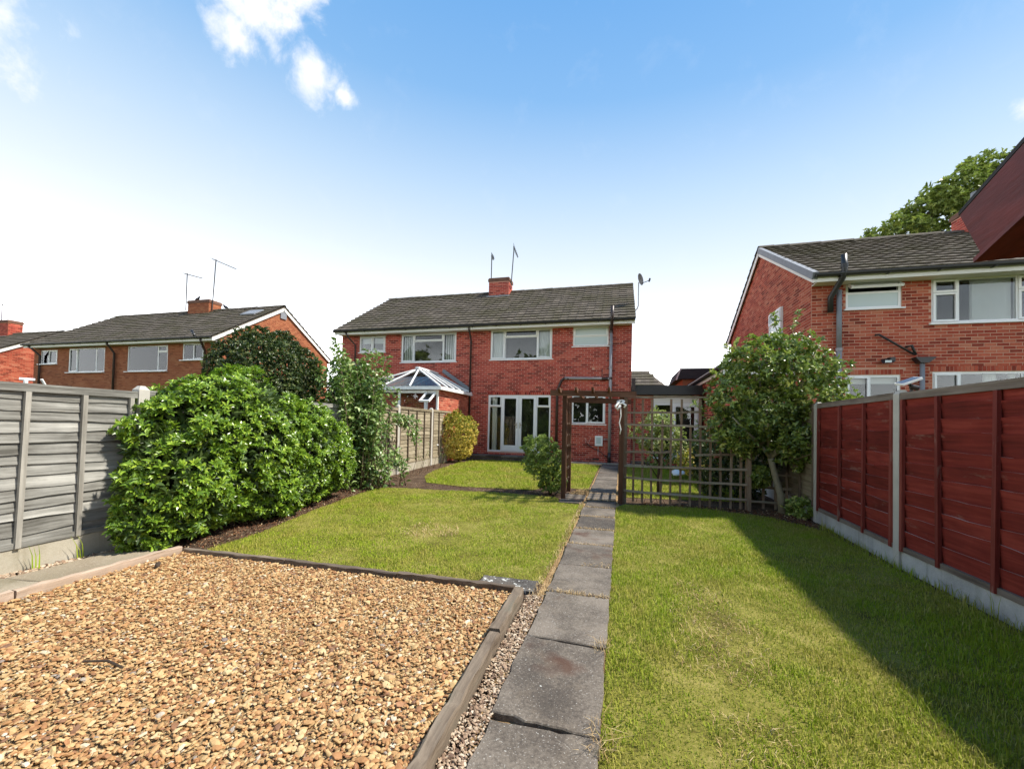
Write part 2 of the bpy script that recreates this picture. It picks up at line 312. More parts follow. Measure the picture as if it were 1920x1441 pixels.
def m_grass(name, dry=0.0):
    """blade colour: by blade, by lawn patch (dry, brown and lush places)"""
    M, nt, b = new_mat(name); r = prnd(nt); g = nt.nodes.new('ShaderNodeNewGeometry')
    fl = nd(nt, 'ShaderNodeMapping', Vector=g.outputs['Position'], Scale=(1, 1, 0)).outputs[0]
    c = ramp(nt, r, [(0, (.15, .22, .008)), (.4, (.26, .36, .014)), (.75, (.36, .44, .024)), (.93, (.40, .42, .06)), (1, (.6, .49, .19))])
    n1 = noise(nt, fl, 1.15, 5, .6); n2 = noise(nt, fl, 4.5, 4, .6)
    dm = nd(nt, 'ShaderNodeMapRange', Value=math_(nt, 'ADD', math_(nt, 'MULTIPLY', n1, .65), math_(nt, 'MULTIPLY', n2, .35)), From_Min=.44, From_Max=.60, To_Min=dry, To_Max=.85).outputs[0]
    c = mixc(nt, dm, c, ramp(nt, r, [(0, (.22, .20, .025)), (.6, (.40, .36, .06)), (1, (.6, .45, .16))]))
    setb(nt, b, c, .6, .12)
    nn = nd(nt, 'ShaderNodeVectorMath', dict(operation='ADD'), **{'#0': nd(nt, 'ShaderNodeVectorMath', dict(operation='SCALE'), **{'#0': g.outputs['Normal'], 'Scale': .55}).outputs[0], '#1': (0, 0, .7)}).outputs[0]
    nt.links.new(nd(nt, 'ShaderNodeVectorMath', dict(operation='NORMALIZE'), **{'#0': nn}).outputs[0], b.inputs['Normal'])
    tr = nd(nt, 'ShaderNodeBsdfTranslucent', Color=mixc(nt, .35, c, (.2, .33, .02)))
    mx = nd(nt, 'ShaderNodeMixShader', Fac=.35, **{'#1': b.outputs[0], '#2': tr.outputs[0]})
    o = [n for n in nt.nodes if n.type == 'OUTPUT_MATERIAL'][0]; nt.links.new(mx.outputs[0], o.inputs[0]); return M
MAT['grass'] = m_grass('grass_blades', .05)
MAT['straw'] = m_pieces('dry_straw', [(0, (.34, .22, .09)), (.5, (.5, .35, .17)), (1, (.62, .48, .27))], .8, .2)
MAT['litter'] = m_pieces('leaf_litter', [(0, (.06, .025, .015)), (.4, (.15, .06, .03)), (.8, (.25, .13, .06)), (1, (.5, .4, .26))], .8, .2)
MAT['stone'] = m_pieces('gravel_stone', [(0, (.17, .09, .05)), (.08, (.28, .13, .055)), (.28, (.38, .195, .075)), (.5, (.45, .27, .115)), (.78, (.49, .33, .15)), (.94, (.53, .395, .21)), (.985, (.57, .49, .37)), (1, (.17, .13, .11))], .62, .35, (.8, 1.15), 60, .3, .003, 2)
MAT['grit'] = m_pieces('grit', [(0, (.13, .08, .055)), (.3, (.3, .2, .13)), (.7, (.44, .33, .22)), (1, (.56, .47, .36))], .75, .3, (.8, 1.15), 60, .3, .003)
MAT['leaf_bush'] = m_leaf('bush_leaf', [(0, (.065, .125, .014)), (.4, (.15, .265, .024)), (.75, (.29, .43, .038)), (1, (.45, .57, .065))], .3, .55, .28)
MAT['leaf_shrub'] = m_leaf('shrub_leaf', [(0, (.09, .14, .025)), (.5, (.21, .29, .06)), (1, (.42, .48, .15))], .4, .5, .25)
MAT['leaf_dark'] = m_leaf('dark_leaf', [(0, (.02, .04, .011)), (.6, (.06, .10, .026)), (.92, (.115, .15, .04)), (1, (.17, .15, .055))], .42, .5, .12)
MAT['leaf_gold'] = m_leaf('golden_leaf', [(0, (.10, .16, .015)), (.2, (.3, .32, .03)), (.45, (.72, .58, .09)), (.85, (.88, .70, .18)), (1, (.88, .6, .14))], .45, .4, .3)
MAT['leaf_tree'] = m_leaf('tree_leaf', [(0, (.07, .11, .02)), (.4, (.18, .25, .045)), (.8, (.35, .43, .09)), (1, (.54, .54, .15))], .3, .6, .25)
MAT['leaf_far'] = m_leaf('tall_tree_leaf', [(0, (.12, .15, .03)), (.5, (.23, .29, .06)), (1, (.38, .42, .10))], .55, .4, .25)
MAT['leaf_pale'] = m_leaf('pale_leaf', [(0, (.22, .27, .08)), (.5, (.5, .54, .2)), (1, (.8, .76, .45))], .45, .4, .3)
MAT['leaf_climb'] = m_leaf('climber_leaf', [(0, (.075, .13, .03)), (.5, (.17, .27, .07)), (.9, (.31, .41, .14)), (1, (.46, .48, .2))], .38, .5, .25)
# ------------------------------------------------------------------ the setting: ground
def sheet(name, poly, z, mat, parent=None, label=None, cat=None, kind='structure'):
    mb = MB(); n = len(poly); mb.add([(x, y, z) for x, y in poly], [list(range(n))])
    if parent is None: return mb.top(name, mat, label, cat, None, kind)
    return mb.part(name, mat, parent, label, kind)
sheet('ground', [(-700, -500), (700, -500), (700, 900), (-700, 900)], -.03, MAT['earth'])

# ------------------------------------------------------------------ brickwork
CAMP = np.array([0, 0, CAM_H])
def brick_face(wall, O, a, n, W, H, bmat, openings=(), soldiers=(), top=None, singles=0, region=None, L=.225, HC=.075, d=.005, stuff_name='brickwork'):
    """courses of real bricks on a wall face: O lower left corner, a along, n outwards; openings (s0,s1,t0,t1)"""
    O, a, n = np.array(O, float), np.array(a, float), np.array(n, float); B = []
    cut = list(openings)
    for s0, s1, t0, t1 in soldiers:
        cut.append((s0, s1, t0, t1)); k = max(1, round((s1-s0)/HC)); w = (s1-s0)/k
        for i in range(k): B.append((s0+i*w+.005, s0+(i+1)*w-.005, t0+.005, t1-.005))
    for i in range(int(H/HC+.01)):
        t0, t1 = i*HC, (i+1)*HC; tm = (t0+t1)/2
        s = -(L/2 if i % 2 else 0); hol = sorted((c[0], c[1]) for c in cut if c[2]-.01 < tm < c[3]+.01)
        while s < W:
            segs = [(max(s, 0), min(s+L, W))]
            for h0, h1 in hol:
                ns = []
                for p, q in segs:
                    if q <= h0 or p >= h1: ns.append((p, q)); continue
                    if p < h0: ns.append((p, h0))
                    if q > h1: ns.append((h1, q))
                segs = ns
            for p, q in segs:
                if q-p < .05: continue
                if top is not None and min(top(p), top(q)) < t1: continue
                B.append((p+.008, q-.008, t0+.008, t1-.008))
            s += L
    B = np.array(B); ctr = O+np.outer((B[:, 0]+B[:, 1])/2, a)+np.outer((B[:, 2]+B[:, 3])/2, (0, 0, 1))
    one = np.zeros(len(B), bool)
    if singles:
        ok = np.array([region(*c) for c in ctr]) if region else np.ones(len(B), bool)
        dist = np.linalg.norm(ctr-CAMP, axis=1)+np.where(ok, 0, 1e6); idx = np.argsort(dist)[:singles]; one[idx] = ok[idx]
    def boxes(b, jit):
        v = np.empty((len(b), 8, 3))
        for j, (si, ti, di) in enumerate([(0, 2, 1), (1, 2, 1), (1, 3, 1), (0, 3, 1), (0, 2, 0), (1, 2, 0), (1, 3, 0), (0, 3, 0)]):
            v[:, j] = O+b[:, si, None]*a+b[:, ti, None]*np.array([0, 0, 1])+np.where(di, d+jit, -.008)[:, None]*n
        return v
    F = np.array([(0, 1, 2, 3), (4, 5, 1, 0), (5, 6, 2, 1), (6, 7, 3, 2), (7, 4, 0, 3)])
    if np.dot(np.cross(a, (0, 0, 1)), n) < 0: F = F[:, ::-1]
    r = B[~one]
    if len(r):
        mb = MB(); v = boxes(r, rng.normal(0, .0012, len(r)).clip(-.003, .003)); k = len(r)
        mb.add(v, (F[None]+np.arange(k)[:, None, None]*8).reshape(-1, 4), np.repeat(rng.random(k), 8)); mb.part(stuff_name, bmat, wall, kind='stuff')
    if one.any():
        mb = MB(); b = np.array([(-.105, .105, -.03, .03)]); O0 = O; O = np.zeros(3); v = boxes(b, np.zeros(1)); O = O0
        mb.add(v, F, 0.0); me = mb.mesh('brick', bmat)
        for b, c in zip(B[one], ctr[one]):
            M = Matrix.Translation(Vector(c))
            sx = (b[1]-b[0])/.21; sz = (b[3]-b[2])/.06
            M = M @ Matrix.Diagonal((sx if abs(a[0]) > .5 else 1, sx if abs(a[1]) > .5 else 1, sz, 1)); piece('brick', me, wall, M)

def wall_mesh(mb, O, a, n, W, H, openings, th=.1):
    """mortar backing with real openings"""
    O, a, n = Vector(O), Vector(a), Vector(n)
    xs = sorted({0, W, *[o[0] for o in openings], *[o[1] for o in openings]}); zs = sorted({0, H, *[o[2] for o in openings], *[o[3] for o in openings]})
    F = Matrix((a, -n, Vector((0, 0, 1)))).transposed().to_4x4(); F.translation = O
    for x0, x1 in zip(xs, xs[1:]):
        for z0, z1 in zip(zs, zs[1:]):
            if any(o[0]-1e-6 <= x0 and x1 <= o[1]+1e-6 and o[2]-1e-6 <= z0 and z1 <= o[3]+1e-6 for o in openings): continue
            mb.box(x0, x1, 0, th, z0, z1, 0, F)

def window(root, O, a, n, s0, s1, t0, t1, cells, name='window', sill=True, fr=.055, glass='glass', inside=None, depth=.7, mat='white', sill_w=.05, flare=.3, room=True):
    """cells: (u0,u1,v0,v1,type) fractions, type 'fixed' or 'sash' or 'open' ; inside: list of (kind,u0,u1)"""
    O, a, n = Vector(O), Vector(a), Vector(n); F = Matrix((a, -n, Vector((0, 0, 1)))).transposed().to_4x4(); F.translation = O
    w, h = s1-s0, t1-t0; mb = MB()
    mb.box(s0, s0+fr, .02, .09, t0, t1, 0, F); mb.box(s1-fr, s1, .02, .09, t0, t1, 0, F)
    mb.box(s0+fr, s1-fr, .022, .088, t1-fr, t1, 0, F); mb.box(s0+fr, s1-fr, .022, .088, t0, t0+fr, 0, F)
    us = sorted({c[0] for c in cells if c[0] > 0}); 
    done = set()
    for c in cells:
        for (k, u) in (('v', c[0]), ('h', c[2])):
            if u <= 0: continue
            key = (k, u, c[2] if k == 'v' else c[0], c[3] if k == 'v' else c[1])
            if key in done: continue
            done.add(key)
            if k == 'v': mb.box(s0+u*w-fr*.5, s0+u*w+fr*.5, .024, .086, t0+max(c[2]*h, fr), t0+min(c[3]*h, h-fr), 0, F)
            else: mb.box(s0+max(c[0]*w, fr), s0+min(c[1]*w, w-fr), .026, .084, t0+u*h-fr*.45, t0+u*h+fr*.45, 0, F)
    wo = mb.part(name, MAT[mat], root)
    for c in cells:
        p0, p1, q0, q1 = s0+c[0]*w, s0+c[1]*w, t0+c[2]*h, t0+c[3]*h
        p0 += fr if c[0] == 0 else fr*.5; p1 -= fr if c[1] == 1 else fr*.5; q0 += fr if c[2] == 0 else fr*.45; q1 -= fr if c[3] == 1 else fr*.45
        G = F
        if c[4] == 'open':            # top-hung sash swung outwards
            G = F @ Matrix.Translation((0, .0, q1+.02)) @ Matrix.Rotation(math.radians(-58), 4, 'X') @ Matrix.Translation((0, 0, -(q1+.02)))
        e = 0
        if c[4] in ('sash', 'open', 'door'):
            e = .045 if c[4] != 'door' else .1; o = .018; mb = MB()
            mb.box(p0-o, p0+e-o, -.005, .055, q0-o, q1+o, 0, G); mb.box(p1-e+o, p1+o, -.005, .055, q0-o, q1+o, 0, G)
            mb.box(p0+e-o, p1-e+o, -.003, .053, q1-e+o, q1+o, 0, G); mb.box(p0+e-o, p1-e+o, -.003, .053, q0-o, q0+(e-o if c[4] != 'door' else .2), 0, G)
            so = mb.part('sash' if c[4] != 'door' else 'door_leaf', MAT[mat], wo)
            p0 += e-o; p1 -= e-o; q1 -= e-o; q0 += (e-o) if c[4] != 'door' else .2
            if c[4] == 'door':
                mb = MB(); sx = p1+.05 if c[0] < .5 else p0-.05
                mb.box(sx-.012, sx+.012, -.02, -.006, t0+h*.42, t0+h*.52, 0, F); mb.bar(F @ Vector((sx, -.03, t0+h*.48)), F @ Vector((sx-.09*(1 if c[0] < .5 else -1), -.03, t0+h*.48)), .018, .018); mb.part('handle', MAT['hardware'], wo)
        mb = MB(); mb.box(p0-.004, p1+.004, .034, .038, q0-.004, q1+.004, 0, G); mb.part('pane', MAT[c[5] if len(c) > 5 else glass], wo)
    mb = MB(); y0, y1 = .095, depth                       # the room behind
    P = [F @ Vector(v) for v in [(s0, y0, t0), (s1, y0, t0), (s1, y0, t1), (s0, y0, t1), (s0-flare, y1, t0-.1), (s1+flare, y1, t0-.1), (s1+flare, y1, t1+.1), (s0-flare, y1, t1+.1)]]
    mb.add([tuple(v) for v in P], [(4, 5, 6, 7), (0, 1, 5, 4), (1, 2, 6, 5), (2, 3, 7, 6), (3, 0, 4, 7)])
    if room: mb.part('interior', MAT['room'], wo)
    for k in inside or ():
        kind, u0, u1 = k[:3]; v0, v1 = (k[3], k[4]) if len(k) > 3 else (0, 1)
        mb = MB(); nn = max(3, int((u1-u0)*w/(.05 if kind == 'curtain' else .09)))
        if kind == 'blind_flat':
            mb.box(s0+u0*w, s0+u1*w, .13, .135, t0+v0*h, t0+v1*h, 0, F); mb.part('roller_blind', MAT['blind'], wo); continue
        for i in range(nn):
            x0 = s0+(u0+(u1-u0)*i/nn)*w; x1 = s0+(u0+(u1-u0)*(i+1)/nn)*w
            if kind == 'curtain':
                xm = (x0+x1)/2; q = [(x0, .16, 0), (xm, .12, 0), (x1, .16, 0)]
                V = [F @ Vector((x, y, t)) for t in (t0+.02, t1-.02) for x, y, _ in q]; mb.add([tuple(v) for v in V], [(0, 1, 4, 3), (1, 2, 5, 4)])
            else:
                V = [F @ Vector((x0+.004, .14, t0+.03)), F @ Vector((x1-.036, .175, t0+.03)), F @ Vector((x1-.036, .175, t1-.02)), F @ Vector((x0+.004, .14, t1-.02))]; mb.add([tuple(v) for v in V], [(0, 1, 2, 3)])
        mb.part('curtain' if kind == 'curtain' else 'vertical_blind', MAT['curtain'], wo)
    if sill:
        mb = MB(); mb.box(s0-.05, s1+.05, -sill_w, .1, t0-.035, t0-.003, 0, F); mb.part('sill', MAT[mat if mat == 'white' else 'offwhite'], wo)
    return wo

_TX = [0, .035, .075, .115, .2, .265, .30]; _TH = [.005, .010, .011, .006, .003, .003, .005]
def tile_verts(k=1.0, L=.40):
    V = [(x*k, -.0, h+.052) for x, h in zip(_TX, _TH)]+[(x*k, L, h) for x, h in zip(_TX, _TH)]+[(x*k, .004, -.016) for x in _TX]
    return np.array(V), np.array([(i, i+1, 8+i, 7+i) for i in range(6)]+[(14+i, 15+i, i+1, i) for i in range(6)])
def tiled_slope(roof, X0, X1, ye, ze, yr, zr, singles=0, region=None, flip=1):
    """rows of interlocking tiles from the eave (ye,ze) to the ridge (yr,zr)"""
    Ls = math.hypot(yr-ye, zr-ze); nr = round(Ls/.335); g = Ls/nr; nc = round((X1-X0)/.3); w = (X1-X0)/nc
    sv = np.array([0, (yr-ye)/Ls, (zr-ze)/Ls]); nv = np.array([0, -sv[2], sv[1]])
    if nv[2] < 0: nv = -nv
    V, F = tile_verts(w/.3); R = np.array([[1, 0, 0], sv, nv]).T; Vw = V @ R.T
    if flip < 0: F = F[:, ::-1]
    pos_ = np.array([(X0+c*w, ye+sv[1]*r*g, ze+sv[2]*r*g) for r in range(nr) for c in range(nc)])
    pos_ += rng.normal(0, .003, pos_.shape)
    one = np.zeros(len(pos_), bool)
    if singles:
        d = np.linalg.norm(pos_-CAMP, axis=1)
        if region: d += np.where([region(*p) for p in pos_], 0, 1e6)
        one[np.argsort(d)[:singles]] = True
    q = pos_[~one]
    if len(q):
        mb = MB(); mb.add((q[:, None]+Vw[None]), (F[None]+np.arange(len(q))[:, None, None]*len(V)).reshape(-1, 4), np.repeat(rng.random(len(q)), len(V))); mb.part('tile_field', MAT['tile'], roof, kind='stuff')
    if one.any():
        mb = MB(); mb.add(Vw, F); me = mb.mesh('tile', MAT['tile'])
        for p in pos_[one]:
            piece('tile', me, roof, Matrix.Translation(Vector(p)) @ Matrix.Rotation(rng.normal(0, .006), 4, 'X'))

def gutter(root, x0, x1, y, z, r=.058):
    mb = MB(); n = 7; V = []
    for x in (x0, x1):
        for k in range(n): t = math.pi+math.pi*k/(n-1); V.append((x, y+math.cos(t)*r, z+math.sin(t)*r*1.1))
    mb.add(V, [(k, n+k, n+k+1, k+1) for k in range(n-1)]+[tuple(range(n))[:4]]); mb.box(x0, x1, y-r-.006, y-r+.004, z-.012, z+.008); mb.box(x0, x1, y+r-.01, y+r, z-.01, z+.006)
    for x in np.arange(x0+.5, x1, .95): mb.box(x-.02, x+.02, y-r-.012, y+r+.03, z-r*1.25, z-r*1.05)
    mb.box(x0-.004, x0+.004, y-r-.008, y+r, z-r*1.15, z+.012); mb.box(x1-.004, x1+.004, y-r-.008, y+r, z-r*1.15, z+.012)
    return mb.part('gutter', MAT['black'], root)
def pipe(root, pts, r, mat, name='downpipe', collars=(), n=10):
    o = MB().tube(pts, r, n).part(name, MAT[mat], root, smooth=True)
    if len(collars):
        for c in collars: MB().tube([(c[0], c[1], c[2]-.04), (c[0], c[1], c[2]+.04)], r*1.16, n).part('pipe_collar', MAT[c[3] if len(c) > 3 else mat], o)
    return o
def chimney(root, x0, x1, y0, y1, z0, z1, bmat, mmat, pots=False):
    c = MB().box(x0, x1, y0, y1, z0, z1).part('chimney', mmat, root)
    H = z1-z0-.14
    brick_face(c, (x0, y0, z0), (1, 0, 0), (0, -1, 0), x1-x0, H, bmat); brick_face(c, (x1, y0, z0), (0, 1, 0), (1, 0, 0), y1-y0, H, bmat)
    brick_face(c, (x0, y1, z0), (0, -1, 0), (-1, 0, 0), y1-y0, H, bmat)
    mb = MB(); mb.box(x0-.035, x1+.035, y0-.035, y1+.035, z1-.14, z1-.02); mb.box(x0-.01, x1+.01, y0-.01, y1+.01, z1-.02, z1+.03); mb.part('chimney_cap', MAT['cap'], c)
    mb = MB(); mb.box(x0-.06, x1+.06, y0-.14, y0-.012, z0-.12+.0, z0+.02); mb.part('flashing', MAT['lead'], c)
    return c
def rake(root, X, ye, ze, yr, zr, side, mat='offwhite', hgt=.17, name='bargeboard'):
    """board under the verge from eave to ridge, both slopes"""
    yb = 2*yr-ye
    for (a, b) in (((X, ye, ze), (X, yr, zr)), ((X, yb, ze), (X, yr, zr))):
        MB().bar(a, b, .03, hgt, 0).part(name, MAT[mat], root)

def gable_wall(root, wall, X, Yf, Yb, He, Hr, nx, bmat, openings=(), hb=0.0, **kw):
    """triangular topped side wall: bricks by course under the rake"""
    a = (0, 1, 0) if nx > 0 else (0, -1, 0); O = (X, Yf, hb) if nx > 0 else (X, Yb, hb); W = Yb-Yf
    top = lambda s: He-hb+(Hr-He)*(1-abs(2*s/W-1))
    brick_face(wall, O, a, (nx, 0, 0), W, Hr-hb, bmat, openings, top=top, **kw)
# ------------------------------------------------------------------ houses
def house(name, label, X0, X1, Yf, Yb, ze, zr, bmat, mmat, wins, base=0.0, doors=(), soldiers=(), singles=0, region=None, tsingles=0, tregion=None, verge=.09, ov=.38, gable_open=None, loc=None, group=None, ridge_pieces=True, gable_side=(1, -1)):
    root = thing(name, label, 'house', loc or ((X0+X1)/2, Yf, 0), group)
    yr = (Yf+Yb)/2; ye = Yf-ov; sl = (zr-ze)/(yr-ye); zw = ze+sl*ov-.10           # wall head under the slope
    H = ze-.02-base
    ops = [(w['x0']-X0, w['x1']-X0, w['z0']-base, w['z1']-base) for w in wins+list(doors)]
    mb = MB(); wall_mesh(mb, (X0, Yf, base), (1, 0, 0), (0, -1, 0), X1-X0, H, ops)
    for X, s in ((X0, 1), (X1, -1)):
        mb.prism([(X, Yf+.1, base), (X, Yb, base), (X, Yb, zw), (X, yr, zr-.1), (X, Yf+.1, zw)], (s*.1, 0, 0))
    mb.box(X0+.1, X1-.1, Yb-.1, Yb, base, zw)
    wall = mb.part('wall', mmat, root)
    so = [(a-X0, b-X0, c-base, d-base) for a, b, c, d in soldiers]
    brick_face(wall, (X0, Yf, base), (1, 0, 0), (0, -1, 0), X1-X0, H, bmat, ops, so, singles=singles, region=region)
    for s in gable_side:
        gable_wall(root, wall, X1 if s > 0 else X0, Yf, Yb, zw, zr-.12, s, bmat, (gable_open or {}).get(s, ()), base)
    for w in wins+list(doors):
        window(root, (0, Yf, 0), (1, 0, 0), (0, -1, 0), w['x0'], w['x1'], w['z0'], w['z1'], w['cells'], name=w.get('name', 'window'), sill=w.get('sill', True), glass=w.get('glass', 'glass'), inside=w.get('inside'), sill_w=w.get('sw', .05))
    # roof: boarding, tiles on the near slope, plain tiles behind
    a, b = X0-verge, X1+verge; yb = 2*yr-ye
    mb = MB(); mb.prism([(a, ye, ze), (a, yr, zr), (a, yb, ze), (a, yb, ze-.05), (a, yr, zr-.06), (a, ye, ze-.05)], (b-a, 0, 0))
    roof = mb.part('roof', MAT['tile'], root)
    tiled_slope(roof, a-.02, b+.02, ye-.06, ze+.012-.06*sl, yr, zr+.012, tsingles, tregion)
    tiled_slope(roof, a-.02, b+.02, yb+.06, ze+.012-.06*sl, yr, zr+.012, 0, None, -1)
    mb = MB(); n = 6; V = []
    for x in (0, .46):
        for k in range(n+1): t = math.pi*k/n; V.append((x, -math.cos(t)*.13, math.sin(t)*.10+(.008 if x else 0)))
    mb.add(V, [(k, k+1, n+2+k, n+1+k) for k in range(n)]); mb.f[-1] = mb.f[-1][:, ::-1]; me = mb.mesh('ridge_tile', MAT['tile'], True)
    k = round((b-a)/.45); w = (b-a)/k
    for i in range(k): piece('ridge_tile', me, roof, Matrix.Translation((a+i*w, yr, zr-.005+rng.normal(0, .004))))
    MB().box(a, b, ye+.0, ye+.025, ze-.19, ze-.06).part('fascia', MAT['offwhite'], root)
    MB().box(X0, X1, ye+.03, Yf-.002, ze-.17, ze-.15).part('soffit', MAT['offwhite'], root)
    gutter(root, a, b, ye-.075, ze-.03)
    for X in (a+.02, b-.02): rake(root, X, ye, ze-.125, yr, zr-.14, 0)
    return root, wall, roof

def win3(u=.235, v=.74, inside=None, **k):   # casement, centre with top light, casement
    return dict(cells=[(0, u, 0, 1, 'sash'), (u, 1-u, 0, v, 'fixed'), (u, 1-u, v, 1, 'sash'), (1-u, 1, 0, 1, 'sash')], inside=inside, **k)

# the pair of houses at the end of the garden
YF = 15.2
vis = lambda x, y, z: -5.5 < x < .3 and 2.7 < z < 3.75 and not (-2.3 < x < -.2 and z < 3.15) and not (abs(x+.36) < .1)
wins = [win3(x0=-4.93, x1=-2.51, z0=3.82, z1=4.985, sw=.04, inside=[('curtain', .02, .24), ('curtain', .78, .98)]),
        dict(x0=-1.73, x1=-.45, z0=4.25, z1=4.985, cells=[(0, 1, .5, 1, 'sash', 'frost'), (0, 1, 0, .5, 'fixed', 'frost')], sw=.04),
        win3(x0=-8.81, x1=-6.37, z0=3.78, z1=4.95, sw=.04, inside=[('vert', .03, .22), ('vert', .79, .98)]),
        dict(x0=-10.8, x1=-9.56, z0=4.24, z1=4.93, cells=[(0, .5, 0, 1, 'sash'), (.5, 1, 0, 1, 'sash')], sw=.04, inside=[('blind_flat', 0, 1, .55, 1)]),
        dict(x0=-1.73, x1=-.53, z0=1.4, z1=2.45, cells=[(0, .45, 0, 1, 'fixed'), (.45, 1, 0, 1, 'sash')], sw=.04)]
doors = [dict(name='french_door', x0=-4.97, x1=-2.52, z0=.27, z1=2.45, sill=False,
         cells=[(0, .22, 0, .80, 'fixed'), (0, .22, .80, 1, 'sash'), (.22, .5, 0, 1, 'door'), (.5, .78, 0, 1, 'door'), (.78, 1, 0, .80, 'fixed'), (.78, 1, .80, 1, 'sash')], inside=[('curtain', .05, .13)])]
H1, wall1, roof1 = house('semi_detached_house', 'pair of red brick semi-detached houses with white French doors at the garden end', -11.66, .36, YF, 22.7, 5.13, 7.66, MAT['brick'], MAT['mortar'],
    wins, doors=doors, soldiers=[(-5.02, -2.47, 2.45, 2.575)], singles=300, region=vis, tsingles=300, loc=(-5.65, YF, 0))
MB().box(-.95, -.72, YF-.012, YF, .10, .17).part('air_brick', MAT['brown'], H1)
pipe(H1, [(-5.7, YF-.42, 5.02), (-5.7, YF-.3, 4.85), (-5.72, YF-.07, 4.6), (-5.72, YF-.07, .05)], .036, 'brown', collars=[(-5.72, YF-.07, 4.5), (-5.72, YF-.07, 2.9), (-5.72, YF-.07, 1.2)])
pipe(H1, [(-11.2, YF-.42, 5.02), (-11.1, YF-.3, 4.8), (-10.95, YF-.07, 4.55), (-10.95, YF-.07, .05)], .036, 'brown')
pipe(H1, [(-.36, YF-.1, 4.75), (-.36, YF-.13, 4.86), (-.33, YF-.47, 5.02), (-.32, YF-.5, 5.55)], .057, 'brown', name='vent_pipe')
pipe(H1, [(-.36, YF-.1, .38), (-.36, YF-.1, 4.75)], .056, 'grey', name='soil_pipe', collars=[(-.36, YF-.1, z, m_) for z, m_ in ((4.72, 'brown'), (4.3, 'grey'), (3.45, 'grey'), (3.05, 'brown'), (1.9, 'grey'))])
pipe(H1, [(-.36, YF-.1, .02), (-.36, YF-.1, .38)], .062, 'black', name='soil_pipe_foot')
pipe(H1, [(-.36, YF-.1, 3.04), (-2.0, YF-.1, 3.07)], .05, 'grey', name='waste_pipe')
pipe(H1, [(-.45, YF-.1, 3.04), (-.66, YF-.1, 3.045)], .06, 'brown', name='pipe_socket')
pipe(H1, [(-1.85, YF-.1, 3.066), (-2.0, YF-.1, 3.07), (-2.12, YF-.1, 2.98), (-2.27, YF-.1, 2.6), (-2.27, YF-.07, .3)], .05, 'brown', name='waste_pipe')
MB().tube([(-.66, YF-.05, 3.09), (-.66, YF-.05, 3.42)], .012, 6).part('overflow_pipe', MAT['black'], H1)
MB().box(-1.02, -.93, YF-.012, YF, 3.38, 3.47).part('mortar_patch', MAT['mortar_b'], H1)
mb = MB(); mb.box(-.87, -.60, YF-.13, YF-.004, .62, .98); mb.part('meter_box', MAT['white'], H1)
MB().box(-.82, -.66, YF-.137, YF-.131, .70, .92).part('meter_window', MAT['frost'], H1)
mb = MB(); mb.tube([(-.75, YF-.05, .62), (-.76, YF-.04, .3)], .008, 6); mb.tube([(-.6, YF-.05, .85), (-.36, YF-.04, .86)], .007, 6); mb.part('wire', MAT['offwhite'], H1)
MB().tube([(-1.2, YF-.03, .72), (-1.0, YF-.03, .55), (-.7, YF-.03, .42), (-.3, YF-.06, .1), (0, YF-.06, .04)], .012, 6).part('cable', MAT['black'], H1)
MB().tube([(-1.2, YF-.03, .72), (-1.24, YF-.03, .9), (-1.1, YF-.03, .7), (-1.02, YF-.03, .92)], .005, 5).part('loose_wire', MAT['offwhite'], H1)
chimney(H1, -6.14, -5.16, 18.45, 19.1, 7.35, 8.22, MAT['brick'], MAT['mortar'])

def aerial(label, x, y, z0, z1, boom, lean=0.0, k=.5, tilt=0.0, group='television aerials on the chimneys'):
    t = thing('tv_aerial', label, 'aerial', (x, y, z0), group)
    top = Vector((x+lean, y, z1)); MB().tube([(x, y, z0), tuple(top)], .026, 6).part('mast', MAT['black'], t)
    b = Vector(boom); MB().tube([tuple(top-Vector((0, 0, .05))-b*.15), tuple(top-Vector((0, 0, .05))+b*.85)], .02, 5).part('boom', MAT['black'], t)
    sd = b.cross(Vector((0, 0, 1))).normalized() if tilt == 0 else Vector((0, 0, 1))
    for i in range(7):
        p = top-Vector((0, 0, .05))+b*(-.12+.14*i); L = .17-.012*i
        MB().tube([tuple(p-sd*L), tuple(p+sd*L)], .009, 4).part('element', MAT['black'], t)
    return t
aerial('tall aerial left of the two on the central chimney', -6.08, 18.6, 7.9, 9.42, (.05, .3, -.02), tilt=1)
aerial('aerial right of the two on the central chimney, its head tilted', -5.1, 18.6, 7.7, 9.72, (.16, .3, -.42), lean=.12, tilt=1)
d = thing('satellite_dish', 'grey satellite dish on a bent pole at the right roof verge', 'satellite dish', (.5, 16.4, 5.8))
MB().tube([(.42, 16.4, 5.75), (.56, 16.3, 5.85), (.6, 16.25, 5.95), (.6, 16.25, 6.85)], .02, 6).part('pole', MAT['metal'], d)
mb = MB(); V = [(0, 0, 0)]; n = 14
for rr_ in (.11, .21):
    for k in range(n): t = 2*math.pi*k/n; V.append((rr_*math.cos(t), -.35*rr_*rr_*2.2, rr_*1.1*math.sin(t)))
F3 = [(0, 1+(k+1) % n, 1+k) for k in range(n)]; Mx = Matrix.Translation((.70, 16.2, 6.95)) @ Matrix.Rotation(math.radians(-72), 4, 'Z') @ Matrix.Rotation(math.radians(20), 4, 'X')
V = [tuple(Mx @ Vector(v)) for v in V]; mb.add(V, F3); mb.f.append(np.array([(1+k, 1+(k+1) % n, 1+n+(k+1) % n, 1+n+k) for k in range(n)])); mb.part('dish', MAT['metal'], d, smooth=True)
mb = MB(); mb.tube([(.70, 16.2, 6.78), (.98, 16.1, 6.84)], .014, 5); mb.tube([(.97, 16.1, 6.8), (1.0, 16.1, 6.92)], .035, 6); mb.part('receiver_arm', MAT['black'], d)

